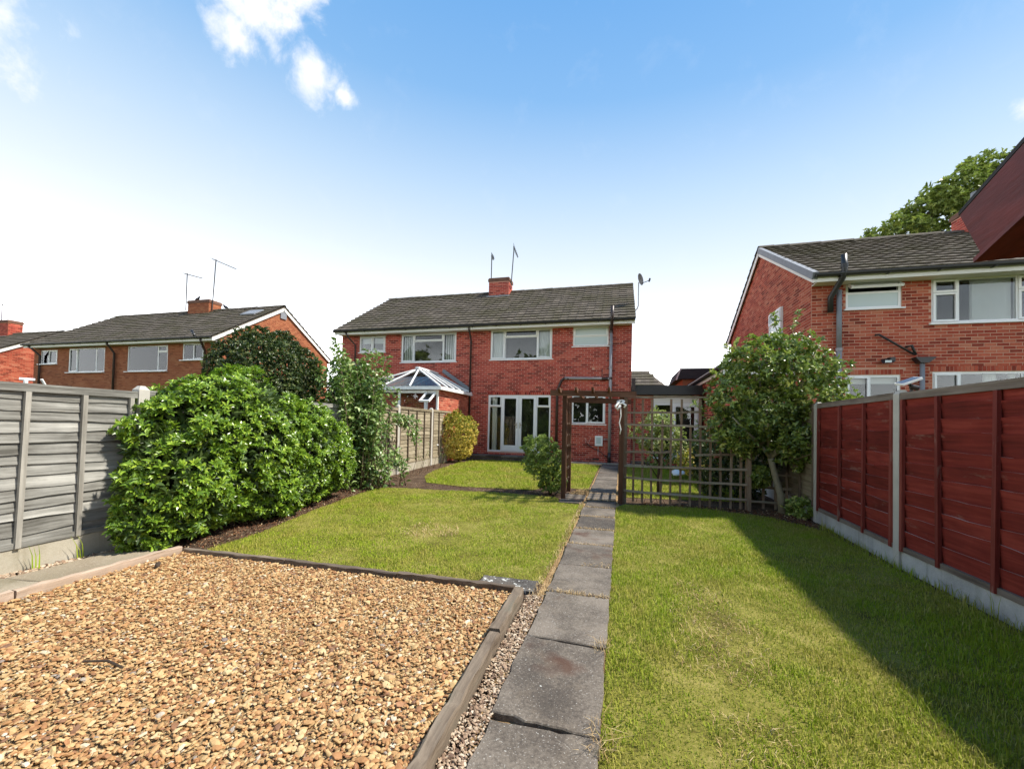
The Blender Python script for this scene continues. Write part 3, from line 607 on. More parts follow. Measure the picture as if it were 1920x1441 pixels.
# step and paving at the French doors
st = thing('door_step', 'grey paved step in front of the French doors', 'step', (-4.7, 14.8, 0))
mb = MB(); mb.box(-6.55, -2.35, 14.42, YF-.02, -.02, .12); mb.part('riser', MAT['slab'], st)
for i in range(7):
    mb = MB(); mb.box(-6.6+i*.61, -6.6+i*.61+.6, 14.38, YF-.03, .122, .165, rng.random()); mb.part('slab', MAT['slab'], st)

# conservatory of the left half
cs = thing('conservatory', 'white framed conservatory with hipped glass roof behind the grey fence', 'conservatory', (-7.2, 13.7, 0))
cx0, cx1, cy0, cy1, cz = -8.75, -5.78, 12.34, YF-.05, 2.4
mb = MB(); mb.box(cx1-.1, cx1, cy0+.1, cy1, 0, cz); mb.box(cx0, cx1, cy0+.02, cy0+.1, 0, .6); cw = mb.part('wall', MAT['mortar_b'], cs)
brick_face(cw, (cx1, cy0+.1, 0), (0, 1, 0), (1, 0, 0), cy1-cy0-.1, cz, MAT['brick_orange']); brick_face(cw, (cx0, cy0+.02, 0), (1, 0, 0), (0, -1, 0), cx1-cx0, .6, MAT['brick_orange'])
window(cs, (0, cy0, 0), (1, 0, 0), (0, -1, 0), cx0, cx1, .62, cz-.02, [(0, .3, 0, 1, 'fixed'), (.3, .52, 0, 1, 'fixed'), (.52, .86, 0, 1, 'sash'), (.86, 1, .0, .62, 'fixed'), (.86, 1, .62, 1, 'open')], sill=True, fr=.06, depth=2.4, room=False, inside=[('vert', .02, .25)])
MB().box(cx0-.1, cx1+.16, cy0-.12, cy0+.04, cz, cz+.11).part('eave_beam', MAT['white'], cs)
MB().box(cx1+.02, cx1+.16, cy0+.042, cy1, cz+.0, cz+.11).part('eave_beam', MAT['white'], cs)
MB().box(cx0-.1, cx0+.02, cy0+.042, cy1, cz+.0, cz+.11).part('eave_beam', MAT['white'], cs)
E0, E1 = (cx1+.12, cy0-.1, cz+.12), (cx1+.12, cy1, cz+.12); G0, G1 = (cx0-.08, cy0-.1, cz+.12), (cx0-.08, cy1, cz+.12); R0, R1 = (-7.15, 13.6, 3.28), (-7.15, cy1, 3.28)
V_ = lambda p: Vector(p)
for tri in ([E0, E1, R1, R0], [G1, G0, R0, R1], [G0, E0, R0]): 
    MB().add(tri, [list(range(len(tri)))]).part('roof_glazing', MAT['glass'], cs)
for t in np.linspace(0, 1, 6): MB().bar(V_(E0).lerp(V_(E1), t), V_(R0).lerp(V_(R1), max(0, t)), .055, .05).part('glazing_bar', MAT['white'], cs)
for t in np.linspace(0, 1, 6): MB().bar(V_(G0).lerp(V_(G1), t), V_(R0).lerp(V_(R1), t), .055, .05).part('glazing_bar', MAT['white'], cs)
for t in (.33, .66): MB().bar(V_(G0).lerp(V_(E0), t), V_(R0)+Vector((.12*(t-.5), 0, 0)), .055, .05).part('glazing_bar', MAT['white'], cs)
MB().bar(V_(R0)+Vector((0, -.12, .03)), V_(R1)+Vector((0, 0, .03)), .14, .06).part('ridge_bar', MAT['white'], cs)
MB().bar((-6.9, cy1-.0, 3.42), (-5.7, cy1-.0, 2.62), .02, .14).part('flashing', MAT['lead'], cs)

# single storey link with a flat roof, right of the pair of houses
lk = thing('link_extension', 'flat roofed link with white door and black fascia right of the brick house', 'extension', (1.5, YF, 0))
mb = MB(); wall_mesh(mb, (.37, YF+.15, 0), (1, 0, 0), (0, -1, 0), 2.28, 2.46, [(.76, 2.26, .2, 2.46)]); lw = mb.part('wall', MAT['mortar'], lk)
brick_face(lw, (.37, YF+.15, 0), (1, 0, 0), (0, -1, 0), 2.28, 2.46, MAT['brick'], [(.76, 2.28, .2, 2.46)])
window(lk, (0, YF+.15, 0), (1, 0, 0), (0, -1, 0), 1.14, 2.62, .22, 2.2, [(0, .42, 0, .78, 'fixed'), (0, .42, .78, 1, 'sash'), (.42, 1, 0, 1, 'door')], name='door_frame', sill=False, inside=[('curtain', .44, .52)])
MB().box(1.14, 2.62, YF+.16, YF+.23, 2.205, 2.46).part('header_panel', MAT['white'], lk)
MB().box(.38, 2.7, YF-.12, YF-.06, 2.47, 2.6).part('gutter', MAT['black'], lk); MB().box(.38, 2.7, YF-.05, YF+.0, 2.5, 2.78).part('fascia', MAT['black'], lk)
MB().box(.38, 2.7, YF+.01, 20, 2.62, 2.8).part('roof', MAT['felt'], lk)
MB().box(.37, .5, YF-.16, YF-.13, 2.62, 3.05).part('flashing', MAT['brown'], lk)
MB().box(.4, 1.05, YF+.01, YF+.14, .05, .12).part('threshold', MAT['slab'], lk)

# brick garage with a flat roof beyond the right-hand fence
g = thing('garage', 'brick garage with white trimmed flat roof behind the glossy leaved tree', 'garage', (3.6, 15, 0))
mb = MB(); mb.box(2.82, 4.45, 12.5, 18.4, 0, 2.86); gw = mb.part('wall', MAT['mortar_b'], g)
brick_face(gw, (2.82, 18.4, 0), (0, -1, 0), (-1, 0, 0), 5.9, 2.85, MAT['brick']); brick_face(gw, (2.82, 12.5, 0), (1, 0, 0), (0, -1, 0), 1.63, 2.85, MAT['brick'])
mb = MB(); mb.box(2.68, 4.5, 12.36, 18.5, 2.98, 3.14); mb.part('roof', MAT['felt'], g)
MB().box(2.72, 2.8, 12.42, 18.5, 2.86, 2.975).part('fascia', MAT['offwhite'], g); MB().box(2.72, 4.46, 12.4, 12.47, 2.80, 2.975).part('fascia', MAT['offwhite'], g)
MB().tube([(2.62, 12.4, 3.02), (2.62, 18.4, 3.0)], .05, 8).part('gutter', MAT['black'], g)
g2 = thing('outbuilding', 'dark roofed outbuilding glimpsed over the black link fascia', 'outbuilding', (3.4, 20.5, 0))
mb = MB(); mb.box(2.72, 4.4, 20.0, 23, 0, 3.6); mb.part('wall', MAT['mortar_d'], g2)
mb = MB(); mb.prism([(2.45, 19.8, 3.55), (4.6, 19.8, 3.55), (4.6, 19.8, 4.02), (2.62, 19.8, 4.02)], (0, 3.4, 0)); mb.part('roof', MAT['felt'], g2)
MB().bar((2.42, 19.77, 3.5), (2.6, 19.77, 4.02), .03, .06).part('bargeboard', MAT['offwhite'], g2)

# far bungalow roof in the gap
fb = thing('bungalow', 'distant bungalow with hipped brown tiled roof in the gap between houses', 'house', (-.5, 32, 0))
MB().box(-7, 3.9, 30.4, 36, 0, 3.0).part('wall', MAT['mortar_d'], fb)
mb = MB(); rf = [(-7.3, 29.9, 2.95), (4.6, 29.9, 2.95), (4.6, 36.4, 2.95), (-7.3, 36.4, 2.95), (-4, 33.1, 5.62), (2.0, 33.1, 5.62)]
mb.add(rf, [(0, 1, 5, 4), (2, 3, 4, 5)]); mb.f.append(np.array([(1, 2, 5), (3, 0, 4)])); rfo = mb.part('roof', MAT['tile'], fb)
B = []
sl = (5.62-2.95)/3.2
for r in range(11):
    y = 29.85+r*.3; xm0, xm1 = -7.3+3.3*r/10.6, 4.6-2.6*r/10.6
    for x in np.arange(xm0, xm1-.25, .3): B.append((x, y, 2.97+(y-29.9)*sl))
V, F = tile_verts(); Ls = math.hypot(1, sl); R = np.array([[1, 0, 0], [0, 1/Ls, sl/Ls], [0, -sl/Ls, 1/Ls]]).T; q = np.array(B)
mb = MB(); mb.add(q[:, None]+(V @ R.T)[None], (F[None]+np.arange(len(q))[:, None, None]*len(V)).reshape(-1, 4), np.repeat(rng.random(len(q)), len(V))); mb.part('tile_field', MAT['tile'], rfo, kind='stuff')

# the pair of houses to the left
YL = 14.6
wl = [dict(x0=-23.42, x1=-20.8, z0=3.5, z1=4.75, cells=[(0, .76, 0, 1, 'fixed'), (.76, 1, 0, .74, 'fixed'), (.76, 1, .74, 1, 'sash')], inside=[('vert', .02, .74)], sw=.12),
      dict(x0=-19.88, x1=-18.58, z0=3.99, z1=4.77, cells=[(0, .5, 0, 1, 'fixed'), (.5, 1, 0, 1, 'sash')], sw=.12, inside=[('blind_flat', 0, .5, 0, 1)]),
      dict(x0=-27.58, x1=-24.98, z0=3.5, z1=4.74, cells=[(0, .24, 0, 1, 'sash'), (.24, .76, 0, 1, 'fixed'), (.76, 1, 0, 1, 'fixed')], sw=.12, inside=[('blind_flat', 0, 1, 0, 1)]),
      dict(x0=-29.74, x1=-28.45, z0=3.96, z1=4.7, cells=[(0, .48, 0, 1, 'fixed'), (.48, 1, 0, 1, 'sash')], sw=.12)]
H2, wall2, roof2 = house('semi_detached_house', 'pair of brown brick houses with vertical blinds beyond the weathered fence', -30.25, -17.75, YL, 21.8, 4.97, 7.42, MAT['brick_brown'], MAT['mortar_d'], wl, tsingles=220, loc=(-24, YL, 0), tregion=lambda x, y, z: z < 7.2)
for x, dx in ((-18.3, -.15), (-24.2, .0), (-29.9, .25)):
    pipe(H2, [(x, YL-.42, 4.85), (x+dx*.5, YL-.3, 4.7), (x+dx, YL-.08, 4.4), (x+dx, YL-.08, .05)], .05, 'brown')
pipe(H2, [(-18.5, YL-.45, 4.9), (-18.75, YL-.5, 5.25)], .06, 'black', name='vent_pipe')
chimney(H2, -24.05, -22.5, 17.85, 18.6, 7.15, 7.98, MAT['brick_brown'], MAT['mortar_d'])
mb = MB(); sl2 = (7.42-4.97)/(18.2-14.22)
mb.prism([(-19.2, 16.9, 4.97+sl2*(16.9-14.22)+.07), (-18.3, 16.9, 4.97+sl2*(16.9-14.22)+.07), (-18.3, 17.5, 4.97+sl2*(17.5-14.22)+.07), (-19.2, 17.5, 4.97+sl2*(17.5-14.22)+.07)], (0, -.02, .05)); mb.part('skylight', MAT['lead'], H2)
MB().box(-17.72, -17.69, 18.0, 18.4, 6.75, 7.15).part('alarm_box', MAT['lead'], H2)
aerial('short aerial with a small boom left of the far left chimney', -24.4, 18.0, 7.5, 9.66, (1.1, .2, -.28), k=.8)
aerial('tallest aerial right of the far left chimney', -22.45, 18.0, 7.4, 10.3, (1.5, .2, -.62), lean=.15, k=.8)
def pigeon(label, x, y, z, flip=1):
    mb = MB(); P = [(-.24, 0, .02), (-.13, 0, .06), (-.04, 0, .10), (.06, 0, .13), (.12, 0, .19), (.15, 0, .245), (.18, 0, .255), (.215, 0, .245)]
    mb.tube([(x+p[0]*flip, y, z+p[2]) for p in P], [.02, .04, .075, .075, .05, .042, .03, .006], 8)
    mb.tube([(x, y-.02, z-.02), (x, y-.02, z+.06)], .008, 4); mb.tube([(x+.02, y+.02, z-.02), (x+.02, y+.02, z+.06)], .008, 4)
    mb.top('pigeon', MAT['feather'], label, 'bird', None, loc=(x, y, z), smooth=True)
pigeon('dark pigeon perched on the brown brick chimney', -23.7, 18.1, 8.03, 1); pigeon('dark pigeon perched on the far left ridge beside the chimney', -21.7, 18.2, 7.5, -1)

# next pair further left, only its gable and roof end show
H3, wall3, roof3 = house('semi_detached_house', 'red brick house at the left edge with sunlit gable end', -46, -34.6, 14.3, 21.6, 4.3, 6.62, MAT['brick_orange'], MAT['mortar_d'], [], loc=(-40, 14.3, 0))
chimney(H3, -40.9, -39.2, 17.6, 18.3, 6.4, 7.5, MAT['brick'], MAT['mortar_d'])
aerial('aerial on the chimney at the left edge of the picture', -40.6, 17.9, 7.4, 8.75, (1.5, .2, -.12), k=.8)

# the house on the right
YR = 11.6; k_ = 11.6/12.1
xr = lambda x: x*k_
visr = lambda x, y, z: 5.35 < x < 8.6 and 2.85 < z < 3.86 and not (abs(x-5.2) < .12)
wr = [dict(x0=5.24, x1=6.36, z0=4.27, z1=4.92, cells=[(0, 1, 0, .60, 'fixed', 'frost'), (0, 1, .60, 1, 'open')], sw=.06),
      win3(.24, .74, x0=6.93, x1=8.95, z0=3.86, z1=4.9, sw=.06) | dict(cells=[(0, .25, 0, .68, 'sash'), (0, .25, .68, 1, 'sash'), (.25, .78, 0, 1, 'fixed'), (.78, 1, 0, .68, 'sash'), (.78, 1, .68, 1, 'sash')], inside=[('curtain', .40, .77), ('curtain', .02, .1)]),
      dict(x0=5.24, x1=6.34, z0=1.55, z1=2.68, cells=[(0, .45, 0, 1, 'sash'), (.45, 1, 0, 1, 'fixed')], sw=.06, inside=[('blind_flat', 0, 1, .82, 1)]),
      dict(x0=6.95, x1=9.0, z0=1.3, z1=2.74, cells=[(0, .25, 0, .7, 'sash'), (0, .25, .7, 1, 'sash'), (.25, .8, 0, 1, 'fixed'), (.8, 1, 0, .7, 'sash'), (.8, 1, .7, 1, 'sash')], sw=.06, inside=[('curtain', .5, .62), ('curtain', .72, .78)])]
H4, wall4, roof4 = house('semi_detached_house', 'orange red brick house with open top window beyond the red fence', 4.52, 16.5, YR, 19.2, 5.05, 7.42, MAT['brick_orange'], MAT['mortar_b'], wr,
    soldiers=[(5.19, 6.39, 2.685, 2.81), (6.9, 9.05, 2.745, 2.87)], singles=300, region=visr, tsingles=300, tregion=lambda x, y, z: x < 10.5, loc=(8, YR, 0), verge=.1, gable_side=(-1,))
# grey plastic verge caps on the near rake, window in the gable
ye4, yr4 = YR-.38, 15.4; sl4 = (7.42-5.05)/(yr4-ye4); me = MB().box(-.05, .07, -.02, .34, -.12, .05).mesh('verge_cap', MAT['lead'])
for i in range(13):
    y = ye4-.05+i*.315; piece('verge_cap', me, roof4, Matrix.Translation((4.42, y, 5.05+sl4*(y-ye4)+.02)) @ Matrix.Rotation(math.atan(sl4), 4, 'X'))
window(H4, (4.42, 0, 0), (0, -1, 0), (-1, 0, 0), -14.35, -13.4, 3.95, 4.9, [(0, 1, 0, .6, 'fixed', 'frost'), (0, 1, .6, 1, 'sash', 'frost')], sill=True, room=False)
pipe(H4, [(5.0, YR-.45, 5.45), (5.0, YR-.48, 5.1), (4.99, YR-.42, 4.92), (4.88, YR-.1, 4.55), (4.88, YR-.1, 4.2)], .062, 'black', name='vent_pipe', collars=[(5.0, YR-.47, 5.18)])
pipe(H4, [(5.06, YR-.1, 3.3), (5.06, YR-.1, 4.72)], .055, 'lead', name='soil_pipe'); pipe(H4, [(5.06, YR-.1, .05), (5.06, YR-.1, 3.3)], .06, 'grey', name='soil_pipe', collars=[(5.06, YR-.1, z) for z in (3.28, 2.98, 2.2)])
hp = MB(); hp.prism([(6.52, YR-.2, 3.06), (6.92, YR-.2, 3.06), (6.78, YR-.2, 2.93), (6.62, YR-.2, 2.93)], (0, .18, 0)); hp = hp.part('hopper', MAT['black'], H4)
pipe(H4, [(6.7, YR-.1, 1.0), (6.7, YR-.1, 2.95)], .045, 'lead'); pipe(H4, [(5.82, YR-.04, 3.62), (5.86, YR-.1, 3.62), (6.55, YR-.1, 3.13)], .025, 'black', name='waste_pipe'); pipe(H4, [(6.42, YR-.03, 3.32), (6.5, YR-.1, 3.34), (6.58, YR-.1, 3.12)], .028, 'black', name='waste_pipe')
lt = thing('floodlight', 'small black floodlight on the orange brick wall above the lower window', 'light', (6.03, YR-.1, 2.98))
mb = MB(); mb.prism([(5.9, YR-.16, 2.93), (6.14, YR-.16, 2.95), (6.18, YR-.06, 3.04), (5.94, YR-.06, 3.02)], (0, .03, .03)); mb.box(6.08, 6.18, YR-.12, YR-.005, 2.98, 3.08); mb.part('housing', MAT['black'], lt)
MB().box(5.95, 6.08, YR-.17, YR-.162, 2.945, 3.0).part('lens', MAT['frost'], lt)
chimney(H4, 9.95, 11.2, 15.0, 15.8, 7.1, 8.1, MAT['brick'], MAT['mortar'])
MB().tube([(10.2, 15.2, 7.9), (10.2, 15.2, 8.42)], .1, 10).part('flue', MAT['white'], H4); MB().tube([(10.2, 15.2, 8.42), (10.2, 15.2, 8.55)], .14, 10).part('flue_cowl', MAT['lead'], H4)
# ------------------------------------------------------------------ garden ground
LAWN_L = [(-3.93, 3.13), (-2.3, 3.1), (-1.14, 3.14), (-1.12, 3.38), (-.6, 3.38), (-.56, 5), (-.565, 6.95), (-1.0, 7.0), (-1.05, 7.42), (-1.6, 7.6), (-2.3, 7.62), (-3.3, 7.45), (-4.2, 7.42), (-4.62, 7.2), (-4.5, 6.2), (-4.3, 5.1), (-4.0, 3.9)]
LAWN_B = [(-1.7, 8.15), (-1.45, 8.9), (-.95, 8.75), (-.62, 8.6), (-.64, 14.35), (-2.6, 14.35), (-5.0, 14.3), (-5.15, 12.4), (-4.95, 10.6), (-4.6, 9.2), (-4.1, 8.3), (-3.2, 8.05), (-2.4, 8.12)]
LAWN_R = [(-.062, .2), (2.55, .2), (2.58, 4.6), (2.6, 6.3), (2.2, 7.0), (1.4, 7.3), (.6, 7.3), (.1, 7.28), (-.05, 6.9)]
LAWN_T = [(.1, 8.0), (2.4, 8.3), (2.45, 14.3), (-.02, 14.35), (.0, 8.1)]
soil = sheet('soil', [(-6.2, -2), (3.2, -2), (3.2, 15.3), (-6.2, 15.3)], -.012, MAT['soil'])
for nm, P in (('lawn', LAWN_L), ('lawn', LAWN_B), ('lawn', LAWN_R), ('lawn', LAWN_T)): sheet(nm, P, -.004, MAT['thatch'])

# ------------------------------------------------------------------ paths
pt = MB().add([(-.6, -.6, -.008), (-.0, -.6, -.008), (-.0, 15, -.008), (-.6, 15, -.008)], [(0, 1, 2, 3)]).top('path', MAT['gravel_base'], kind='structure')
def slab_mesh(x0, x1, y0, y1, z, skew=0.0, mat='slab', th=.03, parent=None, tilt=0.0, jag=.004, mould=None):
    """a paving slab with uneven arrises"""
    mb = MB(); n = 9; top = []; E = []
    def edge(p, q):
        for i in range(n):
            t = i/n; E.append((p[0]+(q[0]-p[0])*t+rng.normal(0, jag), p[1]+(q[1]-p[1])*t+rng.normal(0, jag)))
    edge((x0, y0-skew), (x1, y0+skew)); edge((x1, y0+skew), (x1, y1+skew)); edge((x1, y1+skew), (x0, y1-skew)); edge((x0, y1-skew), (x0, y0-skew))
    c = np.mean(E, axis=0); m_ = len(E); inn = [(c[0]+(x-c[0])*.985, c[1]+(y-c[1])*.985) for x, y in E]
    zt = lambda x, y: z+tilt*(y-c[1])
    V = [(x, y, -.012) for x, y in E]+[(x, y, zt(x, y)-.006) for x, y in E]+[(x, y, zt(x, y)) for x, y in inn]
    mb.add(V, [(i, (i+1) % m_, m_+(i+1) % m_, m_+i) for i in range(m_)]+[(m_+i, m_+(i+1) % m_, 2*m_+(i+1) % m_, 2*m_+i) for i in range(m_)], rng.random())
    mb.f.append(np.array([range(2*m_, 3*m_)])+mb.n-3*m_); return mb.part('slab', MAT[mat], parent)
J = [.3, 1.02, 1.76, 2.48, 3.2, 3.87, 4.55, 5.27, 6.0, 6.7, 7.38, 8.1, 8.82, 9.55, 10.28, 11.0, 11.72, 12.45, 13.18, 13.9, 14.6]
for i, (a, b) in enumerate(zip(J, J[1:])):
    wob = rng.normal(0, .008); t = a/14
    slab_mesh(-.525-.05*t+wob, -.06+.015*t+wob*.6, a+.008, b-.008, .022+rng.normal(0, .002), rng.normal(0, .004)-.012*(i == 2), parent=pt, tilt=rng.normal(0, .006))
sl_ = slab_mesh(-1.1, -.63, 3.15, 3.37, .018, 0, mat='slab_lichen', parent=pt)
slab_mesh(-1.0, -.6, 7.02, 7.42, .012, .02, parent=pt); slab_mesh(-1.0, -.6, 7.45, 7.9, .012, -.01, parent=pt)
wp = MB().add([(-2.4, 14.42, -.008), (2.6, 14.42, -.008), (2.6, YF, -.008), (-2.4, YF, -.008)], [(0, 1, 2, 3)]).top('house_path', MAT['gravel_base'], kind='structure')
for x in np.arange(-2.3, 2.3, .62): slab_mesh(x, x+.6, 14.62, YF-.04, .03, mat='slab_pale', parent=wp)
lp = MB().add([(-4.62, -.5, -.008), (-4.02, -.5, -.008), (-4.02, 2.98, -.008), (-4.62, 2.98, -.008)], [(0, 1, 2, 3)]).top('side_path', MAT['gravel_base'], kind='structure')
for a, b in ((-.4, .45), (.46, 1.3), (1.31, 2.12), (2.13, 2.93)): slab_mesh(-4.58, -4.09, a+.006, b-.006, .035, .03, 'slab_pale', parent=lp, tilt=rng.normal(0, .01))

# ------------------------------------------------------------------ timber edging
def timber(label, p, q, w, h, mat, z0=-.05, wob=.006, n=14, chip=0.0):
    """a rough squared length of timber from p to q"""
    p, q = np.array(p, float), np.array(q, float); d = (q-p); L = np.linalg.norm(d); d /= L; s = np.array([d[1], -d[0]])
    V = []
    for i in range(n+1):
        c = p+d*L*i/n; e = rng.normal(0, wob, 8)
        hh = h-max(0, rng.normal(0, chip)) 
        for k, (sx, zz) in enumerate([(-1, z0), (1, z0), (1, hh*.86), (.8, hh), (-.92, hh), (-1, hh*.93)]):
            V.append((c[0]+s[0]*(sx*w/2+e[k]), c[1]+s[1]*(sx*w/2+e[k]), zz+(e[k]*.5 if zz > 0 else 0)))
    mb = MB(); m_ = 6; mb.add(V, [(i*m_+k, (i+1)*m_+k, (i+1)*m_+(k+1) % m_, i*m_+(k+1) % m_) for i in range(n) for k in range(m_)], rng.random())
    mb.f.append(np.array([range(m_)])+mb.n-len(V)); mb.f.append(np.array([list(range(m_))[::-1]])+mb.n-m_)
    return mb.top('timber_edging', MAT[mat], label, 'timber edging', 'timbers round the gravel bed', loc=(float(p[0]), float(p[1]), 0))
timber('rough split sleeper beside the path, near length of the gravel bed edge', (-.66, .2), (-.70, 2.36), .062, .085, 'timber', chip=.006, wob=.0035, n=34)
timber('short rough sleeper end at the far right corner of the gravel bed', (-.705, 2.37), (-.715, 3.03), .07, .09, 'timber', chip=.008, wob=.004, n=12)
timber('dark edging board at the back of the gravel, nearest the path', (-.765, 3.085), (-1.75, 3.07), .045, .07, 'timber_x', wob=.003)
timber('grey brown edging board in the middle of the gravel back edge', (-1.76, 3.065), (-2.85, 3.06), .045, .066, 'timber_x', wob=.003)
timber('pale edging board at the back of the gravel, nearest the big bush', (-2.86, 3.055), (-3.98, 3.02), .045, .066, 'timber_x', wob=.003)
timber('pinkish edging board along the pale slabs, far length', (-4.02, 3.0), (-4.03, 1.9), .055, .085, 'timber_pink', wob=.004)
timber('pinkish edging board along the pale slabs, near length', (-4.03, 1.89), (-4.03, .1), .055, .085, 'timber_pink', wob=.004)

# ------------------------------------------------------------------ gravel
def ico(level):
    t = (1+5**.5)/2; V = [(-1, t, 0), (1, t, 0), (-1, -t, 0), (1, -t, 0), (0, -1, t), (0, 1, t), (0, -1, -t), (0, 1, -t), (t, 0, -1), (t, 0, 1), (-t, 0, -1), (-t, 0, 1)]
    F = [(0, 11, 5), (0, 5, 1), (0, 1, 7), (0, 7, 10), (0, 10, 11), (1, 5, 9), (5, 11, 4), (11, 10, 2), (10, 7, 6), (7, 1, 8), (3, 9, 4), (3, 4, 2), (3, 2, 6), (3, 6, 8), (3, 8, 9), (4, 9, 5), (2, 4, 11), (6, 2, 10), (8, 6, 7), (9, 8, 1)]
    V = [np.array(v)/np.linalg.norm(v) for v in V]
    for _ in range(level):
        mid = {}; NF = []
        def m_(i, j):
            k = (min(i, j), max(i, j))
            if k not in mid: v = V[i]+V[j]; V.append(v/np.linalg.norm(v)); mid[k] = len(V)-1
            return mid[k]
        for a, b, c in F: x, y, z = m_(a, b), m_(b, c), m_(c, a); NF += [(a, x, z), (b, y, x), (c, z, y), (x, y, z)]
        F = NF
    return np.array(V), np.array(F)
def rotmats(n, tilt):
    a = rng.uniform(0, 2*np.pi, n); R = np.zeros((n, 3, 3)); R[:, 0, 0] = np.cos(a); R[:, 0, 1] = -np.sin(a); R[:, 1, 0] = np.sin(a); R[:, 1, 1] = np.cos(a); R[:, 2, 2] = 1
    b = rng.normal(0, tilt, n); T = np.zeros((n, 3, 3)); T[:, 0, 0] = 1; T[:, 1, 1] = np.cos(b); T[:, 1, 2] = -np.sin(b); T[:, 2, 1] = np.sin(b); T[:, 2, 2] = np.cos(b)
    c = rng.uniform(0, 2*np.pi, n); Q = np.zeros((n, 3, 3)); Q[:, 0, 0] = np.cos(c); Q[:, 0, 1] = -np.sin(c); Q[:, 1, 0] = np.sin(c); Q[:, 1, 1] = np.cos(c); Q[:, 2, 2] = 1
    return R @ T @ Q
def stones(P, size, level, mb, tilt=.4):
    V, F = ico(level); n = len(P); s = size[:, None]*np.stack([rng.uniform(.85, 1.5, n), rng.uniform(.65, 1.0, n), rng.uniform(.28, .5, n)], 1)
    # chipped flint: every stone cut by its own few planes
    D = np.ones((n, len(V)))
    for _ in range(5):
        q = rng.normal(size=(n, 3)); q /= np.linalg.norm(q, axis=1)[:, None]; h = rng.uniform(.55, .95, n); dot = np.einsum('nk,vk->nv', q, V)
        D = np.minimum(D, np.where(dot > .05, h[:, None]/np.maximum(dot, .05), 9))
    v = V[None]*D[:, :, None]*s[:, None]; v = np.einsum('nij,nvj->nvi', rotmats(n, tilt), v)+P[:, None]
    mb.add(v, (F[None]+np.arange(n)[:, None, None]*len(V)).reshape(-1, 3), np.repeat(rng.random(n), len(V)))
BED = [(-4.0, .05), (-.71, .05), (-.755, 3.06), (-3.99, 3.0)]
gb = sheet('gravel_bed', BED, .019, MAT['gravel_base'])
sp = .0135; gx, gy = np.meshgrid(np.arange(-4.0, -.7, sp), np.arange(.05, 3.05, sp)); P = np.stack([gx.ravel(), gy.ravel()], 1); P += rng.uniform(-.6, .6, P.shape)*sp
P = P[inpoly(P, BED) & (P[:, 1] > 1.0+.28*(P[:, 0]+.6))]
size = rng.lognormal(math.log(.0088), .38, len(P))  .clip(.005, .025); z = .022+rng.uniform(-.006, .014, len(P))
P = np.c_[P, z]; dist = np.hypot(P[:, 0], P[:, 1]); show = size/dist; order = np.argsort(-show); one = np.zeros(len(P), bool); one[order[:300]] = True
near = (dist < 1.75) & ~one; far = ~near & ~one
mb = MB(); stones(P[near], size[near], 1, mb, .45); stones(P[far], size[far]*1.06, 0, mb, .45)
mb.part('gravel_stones', MAT['stone'], gb, kind='stuff')
smesh = []
for k in range(8):
    mb = MB(); stones(np.zeros((1, 3)), np.array([.02]), 1, mb, .3); mb.r = [np.zeros(42)]; smesh.append(mb.mesh('stone', MAT['stone']))
for i, p in enumerate(P[one]): piece('stone', smesh[i % 8], gb, Matrix.Translation(Vector(p)) @ Matrix.Rotation(rng.uniform(0, 6.28), 4, 'Z') @ Matrix.Scale(size[one][i]/.02, 4))
mb = MB(); mb.tube([(-2.62, 1.5, .052), (-2.5, 1.53, .058), (-2.38, 1.52, .05)], .006, 6); mb.top('twig', MAT['bark_dark'], 'brown twig lying on the gravel', 'twig', loc=(-2.5, 1.52, .05))
mb = MB(); stones(np.array([[-3.75, 2.62, .06]]), np.array([.035]), 1, mb); mb.top('fir_cone', MAT['bark_dark'], 'dark brown cone on the far left gravel corner', 'cone', loc=(-3.75, 2.62, .05))
# pale grit beside the path and along the left fence
for poly, lab in (([(-.645, .6), (-.52, .6), (-.545, 3.1), (-.665, 3.1)], 'pale grit in the strip between sleeper and path'), ([(-4.8, .8), (-4.585, .8), (-4.585, 2.95), (-4.72, 3.3)], 'buff chippings along the foot of the weathered fence')):
    x0, x1 = min(p[0] for p in poly), max(p[0] for p in poly); y0, y1 = min(p[1] for p in poly), max(p[1] for p in poly); left = x0 < -3
    n = int((x1-x0)*(y1-y0)*(3800 if left else 11000)); Q = rng.uniform((x0, y0), (x1, y1), (n, 2)); Q = Q[inpoly(Q, poly)]; s = rng.lognormal(math.log(.014 if left else .0068), .35, len(Q)).clip(.004, .02)
    mb = MB(); stones(np.c_[Q, .004+rng.uniform(0, .012, len(Q))], s, 0, mb, .5); mb.top('grit', MAT['grit'], lab, 'gravel', kind='stuff')

